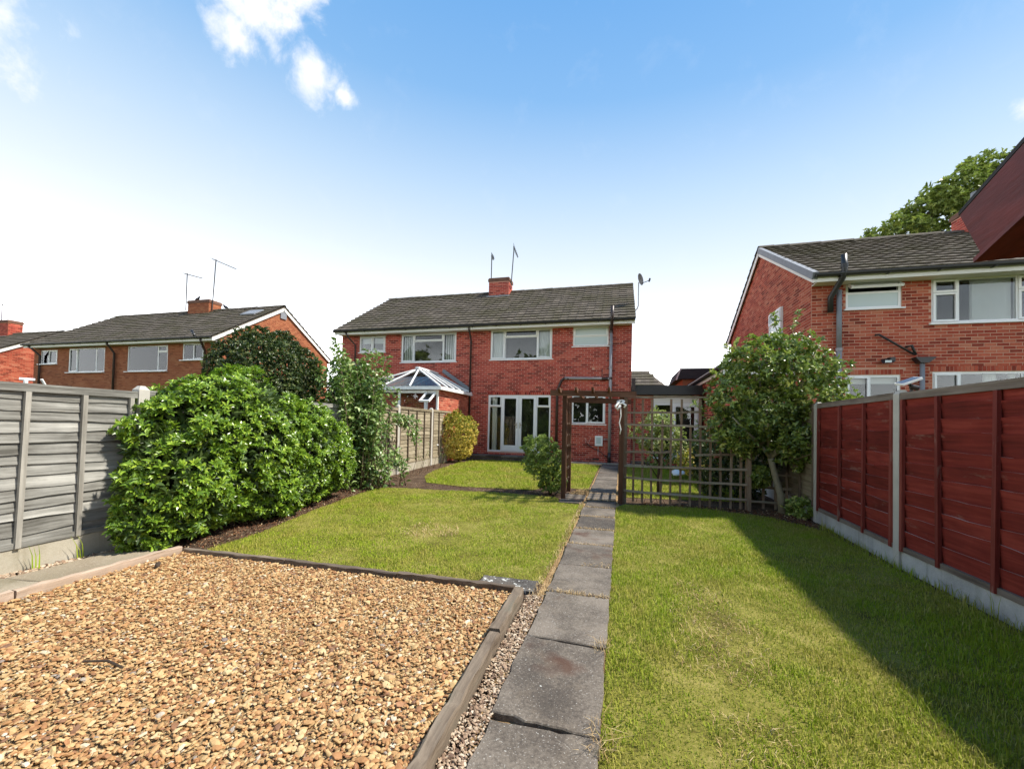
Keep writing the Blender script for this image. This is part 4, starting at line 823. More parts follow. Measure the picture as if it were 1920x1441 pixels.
# ------------------------------------------------------------------ fences
def board_mesh(p, q, z0, z1, n_out, rise, wav, th=.006, segs=14, knot=True, sag=0.0, flip=False):
    """waney lap board from p to q: lower edge wavy and standing out, upper edge tucked in"""
    p, q, nn = np.array(p), np.array(q), np.array(n_out); d = q-p; V = []; ph = rng.uniform(0, 6, 3); 
    kn = rng.uniform(.15, .85); ka = rng.normal(0, wav*1.3)
    for i in range(segs+1):
        t = i/segs; c = p+d*t
        e = wav*(math.sin(ph[0]+t*5)+.5*math.sin(ph[1]+t*13)+.35*math.sin(ph[2]+t*27))+ka*math.exp(-((t-kn)/.05)**2)+sag*math.sin(math.pi*t)
        zb = z0+e; f = .012*math.sin(ph[1]+t*4)
        if flip: zt, zl = z1+e, z0; prof = ((rise+f*.3, zt), (rise*.45, (zt+zl)/2), (.0, zl), (-th, zl), (rise-th, zt))
        else: prof = ((.0, z1), (rise*.5, (z1+zb)/2+.01*f), (rise+f*.3, zb), (rise-th, zb), (-th, z1))
        for off, z in prof:
            V.append((*(c[:2]+nn[:2]*off), z))
    mb = MB(); m_ = 5; mb.add(V, [(i*m_+k, i*m_+(k+1) % m_, (i+1)*m_+(k+1) % m_, (i+1)*m_+k) for i in range(segs) for k in range(m_)], rng.random()); return mb
def panel(fence, p, q, z0, z1, nb, battens, n_out, mats, wav=.005, rise=.018, flip=False):
    """lap panel: frame, boards, battens ; p,q ground points of the panel ends"""
    p, q, n = np.array(p, float), np.array(q, float), np.array(n_out, float); d = (q-p)/np.linalg.norm(q-p)
    o = n*.012; w0 = Vector(((p[0]+q[0])/2, (p[1]+q[1])/2, 0)); fr = bpy.data.objects.new('panel', None); fr.empty_display_size = .1; link(fr); fr.parent = fence; fr.location = w0-LOC[fence.name]; LOC[fr.name] = w0
    def rail(za, zb, w, off): 
        a, b = p+n*off, q+n*off; mb = MB(); mb.bar((a[0], a[1], (za+zb)/2), (b[0], b[1], (za+zb)/2), w, zb-za, rng.random()); mb.part('rail', MAT[mats[2]], fr)
    rail(z1-.05, z1, .05, .012); rail(z0, z0+.045, .045, .012); rail(z1-.0, z1+.018, .07, .005)
    hb = (z1-z0-.05)/nb
    for i in range(nb):
        a = z0+.03+i*hb; b = a+hb*1.28; b = min(b, z1-.01)
        bo = board_mesh((*p, 0), (*q, 0), a, b, (*n, 0), rise, wav*(1 if i else .2), sag=rng.normal(0, .009), flip=flip, th=.015 if flip else .006).part('board', MAT[mats[0]], fr)
        if flip:
            bo.data.materials.append(MAT['edge']); mi = np.zeros(len(bo.data.polygons), np.int32); mi[4::5] = 1; bo.data.polygons.foreach_set('material_index', mi)
    for t in battens:
        c = p+(q-p)*t+n*.035; l = rng.normal(0, .008)
        MB().bar((c[0]-d[0]*l, c[1]-d[1]*l, z0+.0), (c[0]+d[0]*l, c[1]+d[1]*l, z1-.052), .036, .028, rng.random(), up=(*n, 0)).part('batten', MAT[mats[1]], fr)
    return fr
def post(fence, x, y, h, mat='concrete_post', w=.10, cap=True):
    mb = MB(); mb.box(x-w/2, x+w/2, y-w/2, y+w/2, -.1, h-.04)
    b = w/2; c = w*.22; V = [(x-b, y-b, h-.04), (x+b, y-b, h-.04), (x+b, y+b, h-.04), (x-b, y+b, h-.04), (x-c, y-c, h), (x+c, y-c, h), (x+c, y+c, h), (x-c, y+c, h)]
    mb.add(V, [(0, 1, 5, 4), (1, 2, 6, 5), (2, 3, 7, 6), (3, 0, 4, 7), (4, 5, 6, 7)]); return mb.part('post', MAT[mat], fence)
def gboard(fence, p, q, z1, mat, n, th=.05):
    MB().bar((p[0], p[1], (z1-.1)/2), (q[0], q[1], (z1-.1)/2), th, z1+.1).part('gravel_board', MAT[mat], fence)
# weathered fence on the left
LP = [(-4.62, -.75), (-4.74, 1.18), (-4.82, 3.14), (-5.03, 5.2), (-5.26, 7.3), (-5.50, 9.4), (-5.74, 11.82), (-5.84, 14.1), (-5.86, 15.1)]
LTOP = [1.54, 1.54, 1.56, 1.6, 1.66, 1.70, 1.72, 1.76]
fl = thing('weathered_fence', 'weathered grey lap fence with concrete posts along the left side', 'fence', (-4.8, 3.1, 0))
for i, (p, q) in enumerate(zip(LP, LP[1:])):
    far = i >= 4; d = np.array(q)-np.array(p); L = np.linalg.norm(d); d /= L; n = np.array([d[1], -d[0]])
    a, b = np.array(p)+d*.05, np.array(q)-d*.05; m_ = ('wood_tan', 'wood_tan_z', 'wood_tan') if far else ('wood_grey', 'wood_grey_z', 'wood_grey')
    bt = (.03, .34, .55, .76, .97) if i == 1 else (.02, .25, .5, .75, .98)
    if i == 7: bt = (.05, .5, .95)
    panel(fl, a, b, .205, LTOP[i], 14, bt, n, m_, .008 if not far else .006)
    gboard(fl, a, b, .2, 'gravel_board', n)
for i, p in enumerate(LP[:-1]): post(fl, p[0], p[1], (LTOP[i]+.06), w=.1)
# red fence on the right
RP = [(2.60, -1.0), (2.635, .98), (2.66, 2.94), (2.68, 4.89), (2.80, 6.93), (2.9, 8.9), (2.86, 10.9), (2.8, 12.4)]
fr_ = thing('red_fence', 'dark red stained lap fence with concrete posts along the right side', 'fence', (2.7, 5, 0))
for i, (p, q) in enumerate(zip(RP, RP[1:])):
    d = np.array(q)-np.array(p); L = np.linalg.norm(d); d /= L; n = np.array([-d[1], d[0]]); a, b = np.array(p)+d*.06, np.array(q)-d*.05
    m_ = ('wood_red', 'wood_red_z', 'wood_rail') if i < 4 else ('wood_tan', 'wood_tan_z', 'wood_rail')
    panel(fr_, a, b, .165 if i < 4 else .2, 1.665+.008*i, 11 if i < 3 else 12, (.02, .42, .73, .985) if i == 2 else (.02, .31, .63, .98), n, m_, .009, .024, flip=True)
    gboard(fr_, a, b, .16 if i < 4 else .19, 'gravel_board_grey', n)
for p in RP[:-1]: post(fr_, p[0], p[1], 1.73, w=.09)
# solar lamp on the red fence post, behind
sol = thing('solar_lamp', 'tilted white solar lamp standing on the red fence post', 'lamp', (2.75, 4.9, 1.7))
Mx = Matrix.Translation((2.72, 4.86, 1.815)) @ Matrix.Rotation(math.radians(-22), 4, 'Y') @ Matrix.Rotation(math.radians(10), 4, 'X')
MB().box(-.085, .085, -.06, .06, -.012, .008, 0, Mx).part('housing', MAT['white'], sol); MB().box(-.075, .075, -.05, .05, .0085, .011, 0, Mx).part('solar_panel', MAT['solar'], sol)
mb = MB(); mb.tube([(2.75, 4.88, 1.7), (2.76, 4.88, 1.74), (2.73, 4.87, 1.80)], .014, 6); mb.tube([(2.74, 4.87, 1.76), (2.80, 4.86, 1.745)], .025, 8); mb.part('bracket', MAT['black'], sol)
# neighbours' poles beyond the weathered fence
mb = MB(); mb.tube([(-6, 2.84, 0), (-6, 2.84, 1.66)], .018, 8); mb.tube([(-6.02, 2.8, 1.665), (-5.98, 2.9, 1.665)], .015, 6); mb.top('clothes_post', MAT['white'], 'white clothes post showing above the weathered fence at the left', 'post', loc=(-6, 2.84, 0))
MB().tube([(-6.1, 3.35, 1.0), (-6.0, 2.96, 1.68)], .012, 6).top('cane', MAT['offwhite'], 'slanting white cane behind the weathered fence', 'cane', loc=(-6.1, 3.35, 1.0))

# ------------------------------------------------------------------ pergola arch and trellis
pg = thing('garden_arch', 'brown timber garden arch over the path', 'arch', (-.48, 7.8, 0))
for x, y, h in ((-.965, 7.36, 1.88), (.02, 7.35, 1.88), (-.985, 8.36, 1.8), (.03, 8.36, 1.8)):
    MB().bar((x, y, -.05), (x+rng.normal(0, .006), y, h), .075, .075, rng.random(), up=(0, 1, 0)).part('post', MAT['wood_perg'], pg)
MB().bar((-1.22, 7.30, 1.895), (.26, 7.30, 1.865), .035, .10, rng.random()).part('beam', MAT['wood_perg_x'], pg); MB().bar((-1.15, 8.40, 1.84), (.2, 8.40, 1.81), .035, .10, rng.random()).part('beam', MAT['wood_perg_x'], pg)
for x in (-1.03, -.74, -.46, -.19):
    MB().prism([(x-.018, 7.02, 1.97), (x-.018, 8.62, 1.93), (x-.018, 8.62, 1.885), (x-.018, 8.5, 1.86), (x-.018, 7.12, 1.89), (x-.018, 7.02, 1.935)], (.036, 0, 0), rng.random()).part('rafter', MAT['wood_perg'], pg)
for X in (-.975, .025):
    for z in np.arange(.28, 1.75, .215): MB().bar((X, 7.4, z), (X, 8.33, z-.0), .02, .035, rng.random()).part('rung', MAT['wood_trel_x'], pg)
    for y in (7.62, 7.86, 8.1): MB().bar((X+.024, y, .06), (X+.024, y, 1.76), .03, .018, rng.random(), up=(1, 0, 0)).part('upright', MAT['wood_perg'], pg)
rb = thing('ribbon', 'white rope knotted round the right arch post and hanging down', 'rope', (.0, 7.29, 1.7))
mb = MB(); mb.tube([(-.05, 7.30, 1.74), (-.02, 7.26, 1.70), (.03, 7.27, 1.72), (.06, 7.31, 1.75), (.02, 7.33, 1.77), (-.05, 7.30, 1.74)], .02, 7); mb.tube([(-.02, 7.27, 1.73), (-.08, 7.24, 1.66), (-.05, 7.25, 1.6), (.0, 7.26, 1.68)], .022, 7); mb.tube([(.03, 7.27, 1.72), (.09, 7.26, 1.68), (.06, 7.26, 1.64)], .018, 7); mb.part('knot', MAT['rope'], rb, smooth=True)
MB().tube([(0, 7.28, 1.66), (.01, 7.29, 1.5), (-.015, 7.29, 1.38), (.012, 7.29, 1.27), (0, 7.29, 1.18)], .009, 6).part('tail', MAT['rope'], rb, smooth=True)

tr = thing('trellis', 'weathered square trellis screen right of the garden arch', 'trellis', (1.05, 7.5, 0))
TY = 7.46
xs = [.235, .385, .535, .685, .84, .995, 1.15, 1.305, 1.46, 1.615, 1.77, 1.915]
for i, x in enumerate(xs):
    top_ = 1.80 if i < 8 else (1.5 if i < 10 else 1.28); bot = -.02+rng.uniform(0, .05); lo = [(bot, top_)]
    if i in (3, 4): lo = [(bot, 1.45), ] if i == 3 else [(bot, 1.8)]
    if i == 6: lo = [(bot, 1.36)]
    if i == 2: lo = [(bot, .66), (.92, 1.8)]
    for a, b in lo:
        l = rng.normal(0, .008); MB().bar((x, TY+.0, a), (x+l, TY+.0, b), .035, .018, rng.random(), up=(0, 1, 0)).part('upright_slat', MAT['wood_trel'], tr)
for j, (z, x0, x1) in enumerate([(1.83, .08, 1.42), (1.575, .1, 1.3), (1.35, .08, 1.5), (1.12, .08, 2.0), (.885, .08, .82), (.885, 1.22, 2.0), (.645, .08, 2.0), (.42, .08, 2.0), (.19, .08, 2.0)]):
    n_ = 6; s_ = rng.normal(0, .012); pts = [(x0+(x1-x0)*k/n_, TY-.02-.003*j % 2, z+s_*(k/n_-.5)*2+rng.normal(0, .005)) for k in range(n_+1)]; mb = MB(); r_ = rng.random()
    for a, b in zip(pts, pts[1:]): mb.bar((a[0]-.003, a[1], a[2]), (b[0]+.003, b[1], b[2]), .018, .036 if j else .03, r_)
    mb.part('cross_slat', MAT['wood_trel_x'], tr)
for x, h in ((2.03, 1.5), (.085, 1.86)): MB().bar((x, TY+.01, -.1), (x, TY+.01, h), .075, .075, .3, up=(0, 1, 0)).part('post', MAT['wood_trel'], tr)
t2 = thing('low_trellis', 'low dark trellis piece behind the tree trunk by the red fence', 'trellis', (2.4, 7.7, 0))
for x in (2.12, 2.32, 2.5, 2.66): MB().bar((x, 7.7, 0), (x, 7.7, .62), .035, .018, rng.random(), up=(0, 1, 0)).part('upright_slat', MAT['wood_trel'], t2)
for z in (.12, .36, .58): MB().bar((2.08, 7.68, z), (2.72, 7.68, z-.01), .018, .035, rng.random()).part('cross_slat', MAT['wood_trel_x'], t2)
# low pickets at the end of the bush
lpk = thing('low_picket_edging', 'low dark picket edging at the foot of the leafy climber', 'edging', (-5.0, 7.3, 0))
for i in range(5): MB().bar((-5.3+i*.1, 7.32, -.02), (-5.3+i*.1, 7.32, .2), .04, .02, rng.random(), up=(0, 1, 0)).part('picket', MAT['wood_perg'], lpk)
MB().bar((-4.87, 7.27, -.02), (-4.85, 7.28, .36), .075, .06, .2, up=(0, 1, 0)).part('post', MAT['wood_grey_z'], lpk); MB().bar((-5.33, 7.3, .1), (-4.87, 7.3, .1), .015, .03).part('rail', MAT['wood_perg'], lpk)
# white stones behind the trellis
mb = MB(); stones(np.array([[1.5, 11.6, .16]]), np.array([.2]), 1, mb, .2); mb.top('garden_stone', MAT['offwhite'], 'white garden stone on the lawn behind the trellis', 'stone', loc=(1.5, 11.6, 0), smooth=True)
mb = MB(); stones(np.array([[1.85, 11.9, .1]]), np.array([.17]), 1, mb, .2); mb.top('garden_stone', MAT['slab'], 'dark garden stone beside the white one behind the trellis', 'stone', loc=(1.85, 11.9, 0))

# ------------------------------------------------------------------ shed roof corner, upper right
sh = thing('shed', 'dark red stained shed roof edge jutting in at the upper right', 'shed', (1.8, .3, 0))
a = Vector((.965, 1.5, 1.87)); dv = Vector((-.165, -1.0, .19)).normalized(); b = a+dv*2.6; up = Vector((0, 0, 1))
def slant(p, q, w, h, o=(0, 0, 0)):
    p, q = Vector(p)+Vector(o), Vector(q)+Vector(o); sd = Vector((1, 0, 0)) ; mb = MB()
    e = Vector((0, .10, 0))          # the end is cut back under
    P = [p+Vector((0, .0, h/2))+e*.0, q+Vector((0, 0, h/2)), q-Vector((0, 0, h/2)), p-Vector((0, .082, h/2))]
    mb.prism([tuple(v) for v in P], tuple(sd*w), rng.random()); return mb
slant(a, b, .045, .161).part('bargeboard', MAT['board_red'], sh)
mb = MB(); c0 = a+Vector((.0, .005, .082)); c1 = b+Vector((.0, 0, .082)); mb.prism([tuple(c0), tuple(c1), tuple(c1+Vector((2.2, 0, 0))), tuple(c0+Vector((2.2, .35, 0)))], (0, 0, .012)); mb.part('roof', MAT['felt'], sh)
MB().bar(a+Vector((.05, -.13, -.0)), a+Vector((1.6, -.13, -.0)), .04, .10).part('eave_beam', MAT['board_red'], sh)
mb = MB()
MB().bar(a+Vector((.02, -.1, -.088)), b+Vector((.02, 0, -.088)), .10, .012).part('soffit_board', MAT['board_red'], sh)
MB().box(1.32, 1.35, -.8, 1.2, 0, 1.95).part('side_wall', MAT['board_red'], sh); MB().box(1.35, 2.5, 1.15, 1.2, 0, 1.85).part('front_wall', MAT['board_red'], sh)
mb = MB(); pk = a+dv*.42; n_ = 12; V = [(pk.x-.001, pk.y+.011*math.cos(2*math.pi*k/n_), pk.z-.02+.011*math.sin(2*math.pi*k/n_)) for k in range(n_)]; mb.prism(V, (-.003, 0, 0)); mb.part('knot', MAT['board_red'], sh)
# ------------------------------------------------------------------ vegetation
def unit(v): return v/np.maximum(np.linalg.norm(v, axis=1), 1e-9)[:, None]
def leaf_frames(base, dr, nr):
    dr = unit(dr); sd = unit(np.cross(dr, nr)); up = np.cross(sd, dr); return dr, sd, up
def add_leaves(mb, base, dr, nr, L, W, rnd, fold=.22, droop=.18, simple=False):
    dr, sd, up = leaf_frames(base, dr, nr); L = L[:, None]; W = W[:, None]; n = len(base)
    if simple:
        v = np.stack([base, base+dr*L*.45+sd*W/2+up*W*fold, base+dr*L*.45-sd*W/2+up*W*fold, base+dr*L-up*L*droop], 1); F = np.array([(0, 2, 3), (0, 3, 1)])
    else:
        v = np.stack([base, base+dr*L*.66+sd*W/2+up*W*fold, base+dr*L*.66-sd*W/2+up*W*fold, base+dr*L*.6, base+dr*L-up*L*droop, base+dr*L*.3+sd*W*.33+up*W*fold*.7, base+dr*L*.3-sd*W*.33+up*W*fold*.7], 1)
        F = np.array([(0, 6, 3), (6, 2, 3), (0, 3, 5), (5, 3, 1), (2, 4, 3), (3, 4, 1)])
    mb.add(v, (F[None]+np.arange(n)[:, None, None]*v.shape[1]).reshape(-1, 3), np.repeat(rnd, v.shape[1]))
def blob_points(blobs, n, inner=.0, lump=.12, seed=0, freq=4.0):
    """points near the surface of a union of ellipsoids (centre, radii); returns positions, normals, depth 0..1"""
    r = np.random.default_rng(seed); C = np.array([b[0] for b in blobs], float); R = np.array([b[1] for b in blobs], float)
    w = np.array([(x*y+y*z+x*z) for x, y, z in R]); k = r.choice(len(blobs), n, p=w/w.sum()); d = unit(r.normal(size=(n, 3)))
    ph = r.uniform(0, 6, (len(blobs), 6)); P6 = ph[k]
    l = 1+lump*(np.sin(freq*d[:, 0]+P6[:, 0])*np.sin(freq*d[:, 1]+P6[:, 1])+.7*np.sin(freq*1.9*d[:, 2]+P6[:, 2])*np.sin(freq*1.7*d[:, 0]+P6[:, 3])+.5*np.sin(freq*3.1*d[:, 1]+P6[:, 4])*np.sin(freq*2.9*d[:, 2]+P6[:, 5]))
    dep = np.abs(r.normal(0, inner, n)); s = l*np.maximum(1-dep, .2); p = C[k]+d*R[k]*s[:, None]; nr = unit(d/R[k])
    keep = np.ones(n, bool)
    for j in range(len(blobs)):
        q = (((p-C[j])/R[j])**2).sum(1); keep &= (q > .80*np.minimum(1, (1-dep)**2)) | (k == j)
    return p[keep], nr[keep], dep[keep]
def rosettes(p, nr, per, L, W, r, open_=.75, jit=.35, rr=(0, 1), tone=.5):
    """per leaves fanned round each shoot tip"""
    n = len(p); nr = unit(nr+r.normal(0, jit, nr.shape)); t = unit(np.cross(nr, r.normal(size=nr.shape))); b = np.cross(nr, t); B, D, N = [], [], []
    base_r = r.uniform(rr[0], rr[1], n); RD, LL, WW = [], [], []
    for i in range(per):
        a = 2*math.pi*i/per*1.62+r.normal(0, .25, n); o = open_*(1-.45*(i % 3)/3)+r.normal(0, .12, n)
        tang = t*np.cos(a)[:, None]+b*np.sin(a)[:, None]; D.append(nr*np.cos(o*1.35)[:, None]+tang*np.sin(o*1.35)[:, None]); N.append(nr-tang*.3); B.append(p-nr*(.012*(i % 3)))
        LL.append(L*r.uniform(.75, 1.2, n)); WW.append(W*r.uniform(.8, 1.15, n)); RD.append(np.clip(base_r*.8+.1+r.normal(0, .07, n)+tone*(-.24, 0, .3)[i % 3], 0, .999))
    return [np.concatenate(x) for x in (B, D, N, LL, WW, RD)]
def stem_tubes(parent, mat, paths, name='stem'):
    for pts, r0, r1 in paths:
        n = len(pts); MB().tube(pts, [r0+(r1-r0)*i/(n-1) for i in range(n)], 7, rng.random()).part(name, mat, parent, smooth=True)
def drop_low(p, nr, d, zmin=.02):
    k = p[:, 2] > zmin; return p[k], nr[k], d[k]

# the big glossy bush on the left
bb = thing('glossy_bush', 'large glossy green bush bulging over the weathered fence and lawn edge', 'bush', (-4.6, 4.2, 0))
BL = [((-4.68, 4.02, .98), (.66, .98, .90)), ((-4.46, 3.3, .60), (.42, .52, .56)), ((-4.74, 5.15, .86), (.60, .85, .76)), ((-4.82, 5.85, .68), (.46, .52, .62)), ((-4.45, 3.05, .28), (.26, .3, .27)), ((-4.55, 4.5, .45), (.42, .7, .45)), ((-4.6, 3.2, 1.0), (.24, .28, .2))]
r_ = np.random.default_rng(3); p, nr, dp = blob_points(BL, 9800, .06, .13, 3, 5.0); p, nr, dp = drop_low(p, nr, dp, .03)
hh = np.sin(p[:, 0]*9+1)*np.sin(p[:, 1]*8)*np.sin(p[:, 2]*9+2)+.5*np.sin(p[:, 1]*17)*np.sin(p[:, 2]*15)+r_.normal(0, .15, len(p)); p, nr = p[hh > -.42], nr[hh > -.42]
B, D, N, LL, WW, RD = rosettes(p, nr*.8+np.array([.10, -.05, .5]), 9, .072, .027, r_, .8, .38, (.1, .75), 1.0)
dist = np.linalg.norm(B+D*.03-CAMP, axis=1); face = ((CAMP-B)*np.repeat(nr, 1, 0)[np.tile(np.arange(len(nr)), 9)]).sum(1) > .3
tops = (B[:, 2] > .35) & face; idx = np.argsort(np.where(tops, dist, 99)); one = np.zeros(len(B), bool); one[idx[:900:3]] = True
mb = MB(); k = ~one; add_leaves(mb, B[k], D[k], N[k], LL[k], WW[k], RD[k]); mb.part('foliage', MAT['leaf_bush'], bb, kind='stuff')
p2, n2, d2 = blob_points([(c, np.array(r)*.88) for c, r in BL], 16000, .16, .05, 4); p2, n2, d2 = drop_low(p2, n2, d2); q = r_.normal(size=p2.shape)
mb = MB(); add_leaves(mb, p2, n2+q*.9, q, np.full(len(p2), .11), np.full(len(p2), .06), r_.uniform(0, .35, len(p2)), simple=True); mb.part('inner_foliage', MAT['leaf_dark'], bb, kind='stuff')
me = MB(); add_leaves(me, np.zeros((1, 3)), np.array([[1., 0, 0]]), np.array([[0, 0, 1.]]), np.array([1.]), np.array([.33]), np.zeros(1)); me = me.mesh('leaf', MAT['leaf_bush'])
dr, sd, up = leaf_frames(B[one], D[one], N[one])
for b_, x, y, z, l in zip(B[one], dr, sd, up, LL[one]):
    M = Matrix((x*l, y*l, z*l)).transposed().to_4x4(); M.translation = Vector(b_); piece('leaf', me, bb, M)
stem_tubes(bb, MAT['bark_dark'], [([(-4.7+rng.normal(0, .1), 4.2+k*.4, -.05), (-4.7+rng.normal(0, .2), 4.1+k*.45, .5), (-4.65+rng.normal(0, .3), 4.0+k*.6, 1.2)], .03, .01) for k in (-1.2, -.4, .2, 1, 2.4, 3.6)])

def shrub(name, label, cat, blobs, n, per, L, W, mat, seed, loc, lift=(0, 0, .5), jit=.5, open_=.8, lump=.15, freq=5.0, rr=(0, 1), inner=.08, core=.8, stems=(), bark='bark_dark', zgrad=0.0, fill=3000, hole=0.0):
    t = thing(name, label, cat, loc); r = np.random.default_rng(seed); p, nr, dp = drop_low(*blob_points(blobs, n, inner, lump, seed, freq), .02)
    if hole:
        h = np.sin(p[:, 0]*7+seed)*np.sin(p[:, 1]*7+1)*np.sin(p[:, 2]*7+2)+r.normal(0, .2, len(p)); k = h > -hole; p, nr, dp = p[k], nr[k], dp[k]
    B, D, N, LL, WW, RD = rosettes(p, nr+np.array(lift), per, L, W, r, open_, jit, rr)
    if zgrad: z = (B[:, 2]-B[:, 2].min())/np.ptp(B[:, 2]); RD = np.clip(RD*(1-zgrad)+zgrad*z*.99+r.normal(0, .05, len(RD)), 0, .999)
    mb = MB(); add_leaves(mb, B, D, N, LL, WW, RD, simple=L < .06); fo = mb.part('foliage', MAT[mat], t, kind='stuff')
    if fill:
        p2, n2, d2 = drop_low(*blob_points([(c, np.array(q)*core) for c, q in blobs], fill, .2, .05, seed+1)); q = r.normal(size=p2.shape); mb = MB()
        add_leaves(mb, p2, n2+q, q, np.full(len(p2), L*1.2), np.full(len(p2), W*1.4), r.uniform(0, .3, len(p2)), simple=True); mb.part('inner_foliage', MAT[mat], t, kind='stuff')
    stem_tubes(t, MAT[bark], stems); return t
# dark clipped shrub standing in the neighbour's garden
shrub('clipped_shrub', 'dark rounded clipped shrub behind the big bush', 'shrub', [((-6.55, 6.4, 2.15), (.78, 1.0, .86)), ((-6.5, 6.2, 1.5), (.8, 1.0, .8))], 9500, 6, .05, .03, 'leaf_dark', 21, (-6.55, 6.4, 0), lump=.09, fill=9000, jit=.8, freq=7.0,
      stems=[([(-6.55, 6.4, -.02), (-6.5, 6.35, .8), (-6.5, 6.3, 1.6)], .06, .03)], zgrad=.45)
# golden shrub by the house corner
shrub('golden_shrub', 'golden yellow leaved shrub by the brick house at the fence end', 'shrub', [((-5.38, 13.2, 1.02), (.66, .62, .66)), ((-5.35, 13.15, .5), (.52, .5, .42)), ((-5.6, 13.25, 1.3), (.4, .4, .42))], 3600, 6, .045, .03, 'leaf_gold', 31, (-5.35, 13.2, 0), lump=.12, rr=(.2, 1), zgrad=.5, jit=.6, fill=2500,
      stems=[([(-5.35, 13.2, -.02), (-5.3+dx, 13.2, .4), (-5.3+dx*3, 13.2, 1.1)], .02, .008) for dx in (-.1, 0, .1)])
# small shrub at the foot of the arch
shrub('small_shrub', 'small pale green shrub at the left foot of the garden arch', 'shrub', [((-1.52, 7.85, .86), (.32, .32, .24)), ((-1.42, 7.8, .56), (.36, .34, .28)), ((-1.25, 7.8, .78), (.2, .26, .2)), ((-1.25, 7.75, .26), (.24, .24, .24))], 1500, 8, .05, .017, 'leaf_shrub', 41, (-1.3, 7.75, 0), lump=.2, zgrad=.4, jit=.55, hole=.28, fill=1500, rr=(.1, .95),
      stems=[([(-1.25, 7.75, -.02), (-1.3+dx, 7.76, .3), (-1.4+dx*3, 7.8, .75)], .022, .008) for dx in (-.08, 0, .08)])

def sprays(name, label, cat, loc, stems, L, W, mat, seed, per=1.0, bark='bark', step=.05, ragged=.35, simple=False, r0=.012):
    """loose plant of curving stems with leaves along them"""
    t = thing(name, label, cat, loc); r = np.random.default_rng(seed); Bs, Ds, Ns = [], [], []
    tubes = MB()
    for pts in stems:
        pts = [Vector(p) for p in pts]; tubes.tube([tuple(p) for p in pts], [r0*(1-.75*i/(len(pts)-1)) for i in range(len(pts))], 5, r.random())
        for i in range(len(pts)-1):
            a, b = pts[i], pts[i+1]; n = max(1, int((b-a).length/step*per)); d = (b-a).normalized()
            if i == 0: n = n//3
            for k in range(n):
                q = a.lerp(b, r.uniform()); sdv = Vector(r.normal(size=3)); sdv = (sdv-d*sdv.dot(d)).normalized(); Bs.append(q+sdv*r.uniform(0, ragged*.2)); Ds.append(sdv*.9+d*.35+Vector((0, 0, r.normal(0, .3)))); Ns.append(Vector((0, 0, 1))+Vector(r.normal(size=3))*.4)
    tubes.part('stems', MAT[bark], t, smooth=True); n = len(Bs); mb = MB()
    add_leaves(mb, np.array(Bs), np.array(Ds), np.array(Ns), L*r.uniform(.5, 1.25, n), W*r.uniform(.6, 1.2, n), r.random(n), droop=.3, simple=simple); mb.part('foliage', MAT[mat], t, kind='stuff'); return t
r_ = np.random.default_rng(9); st_ = []
for k in range(150):
    x, y = -5.15+r_.normal(0, .2), 7.3+r_.normal(0, .28); a = r_.uniform(0, 6.28); h = r_.uniform(1.3, 2.75); o = r_.uniform(.1, .75)
    st_.append([(x, y, -.02), (x+.2*o*math.cos(a)-.04, y+.2*o*math.sin(a), h*.45), (x+.6*o*math.cos(a)-.12, y+.6*o*math.sin(a), h*.8), (x+o*math.cos(a)-.22, y+o*math.sin(a), h*r_.uniform(.9, 1.05))])
for k in range(30):                                             # short leafy growth at the foot
    x, y = -5.0+r_.normal(0, .25), 7.4+r_.normal(0, .5); a = r_.uniform(0, 6.28); h = r_.uniform(.35, .9); st_.append([(x, y, -.02), (x+.1*math.cos(a), y+.1*math.sin(a), h*.6), (x+.3*math.cos(a), y+.3*math.sin(a), h)])
for k in range(3): st_.append([(-5.2, 8.2, 1.0), (-5.1, 8.6, 1.35+.05*k), (-5.0, 9.0, 1.42-.1*k), (-4.95, 9.5, 1.25-.25*k)])
sprays('leafy_climber', 'tall loose leafy climber with twining shoots beside the big bush', 'climber', (-5.15, 7.3, 0), st_, .115, .07, 'leaf_climb', 12, 3.8)
st_ = []
for k in range(10): x = -5.25+r_.normal(0, .1); y = 9.6+k*.27; st_.append([(x, y, -.02), (x+.06, y+.05, .3), (x+.1+r_.normal(0, .1), y+r_.normal(0, .15), r_.uniform(.4, .9))])
sprays('wispy_plant', 'thin wispy plants along the foot of the far fence panel', 'plant', (-5.2, 10.8, 0), st_, .06, .022, 'leaf_shrub', 14, .6, r0=.006)
for k, (x, y, lab) in enumerate(((-4.7, 2.32, 'left tuft of long grass blades against the pale gravel board'), (-4.71, 2.62, 'right tuft of long grass blades against the pale gravel board'))):
    mb = MB(); V = []
    for j in range(3):
        a = r_.uniform(-.6, .6); h = r_.uniform(.12, .26); b0 = Vector((x, y+j*.02, 0)); pts = [b0, b0+Vector((.01, a*.04, h*.6)), b0+Vector((.02, a*.14, h))]
        for i in range(2):
            p, q = pts[i], pts[i+1]; w = .006*(1-i*.5); w2 = .006*(1-(i+1)*.5)+.0005
            mb.add([(p.x, p.y-w, p.z), (p.x, p.y+w, p.z), (q.x, q.y+w2, q.z), (q.x, q.y-w2, q.z)], [(0, 1, 2, 3)], r_.uniform(0, .5))
    mb.top('grass_tuft', MAT['grass'], lab, 'grass', 'grass tufts by the left fence', loc=(x, y, 0))

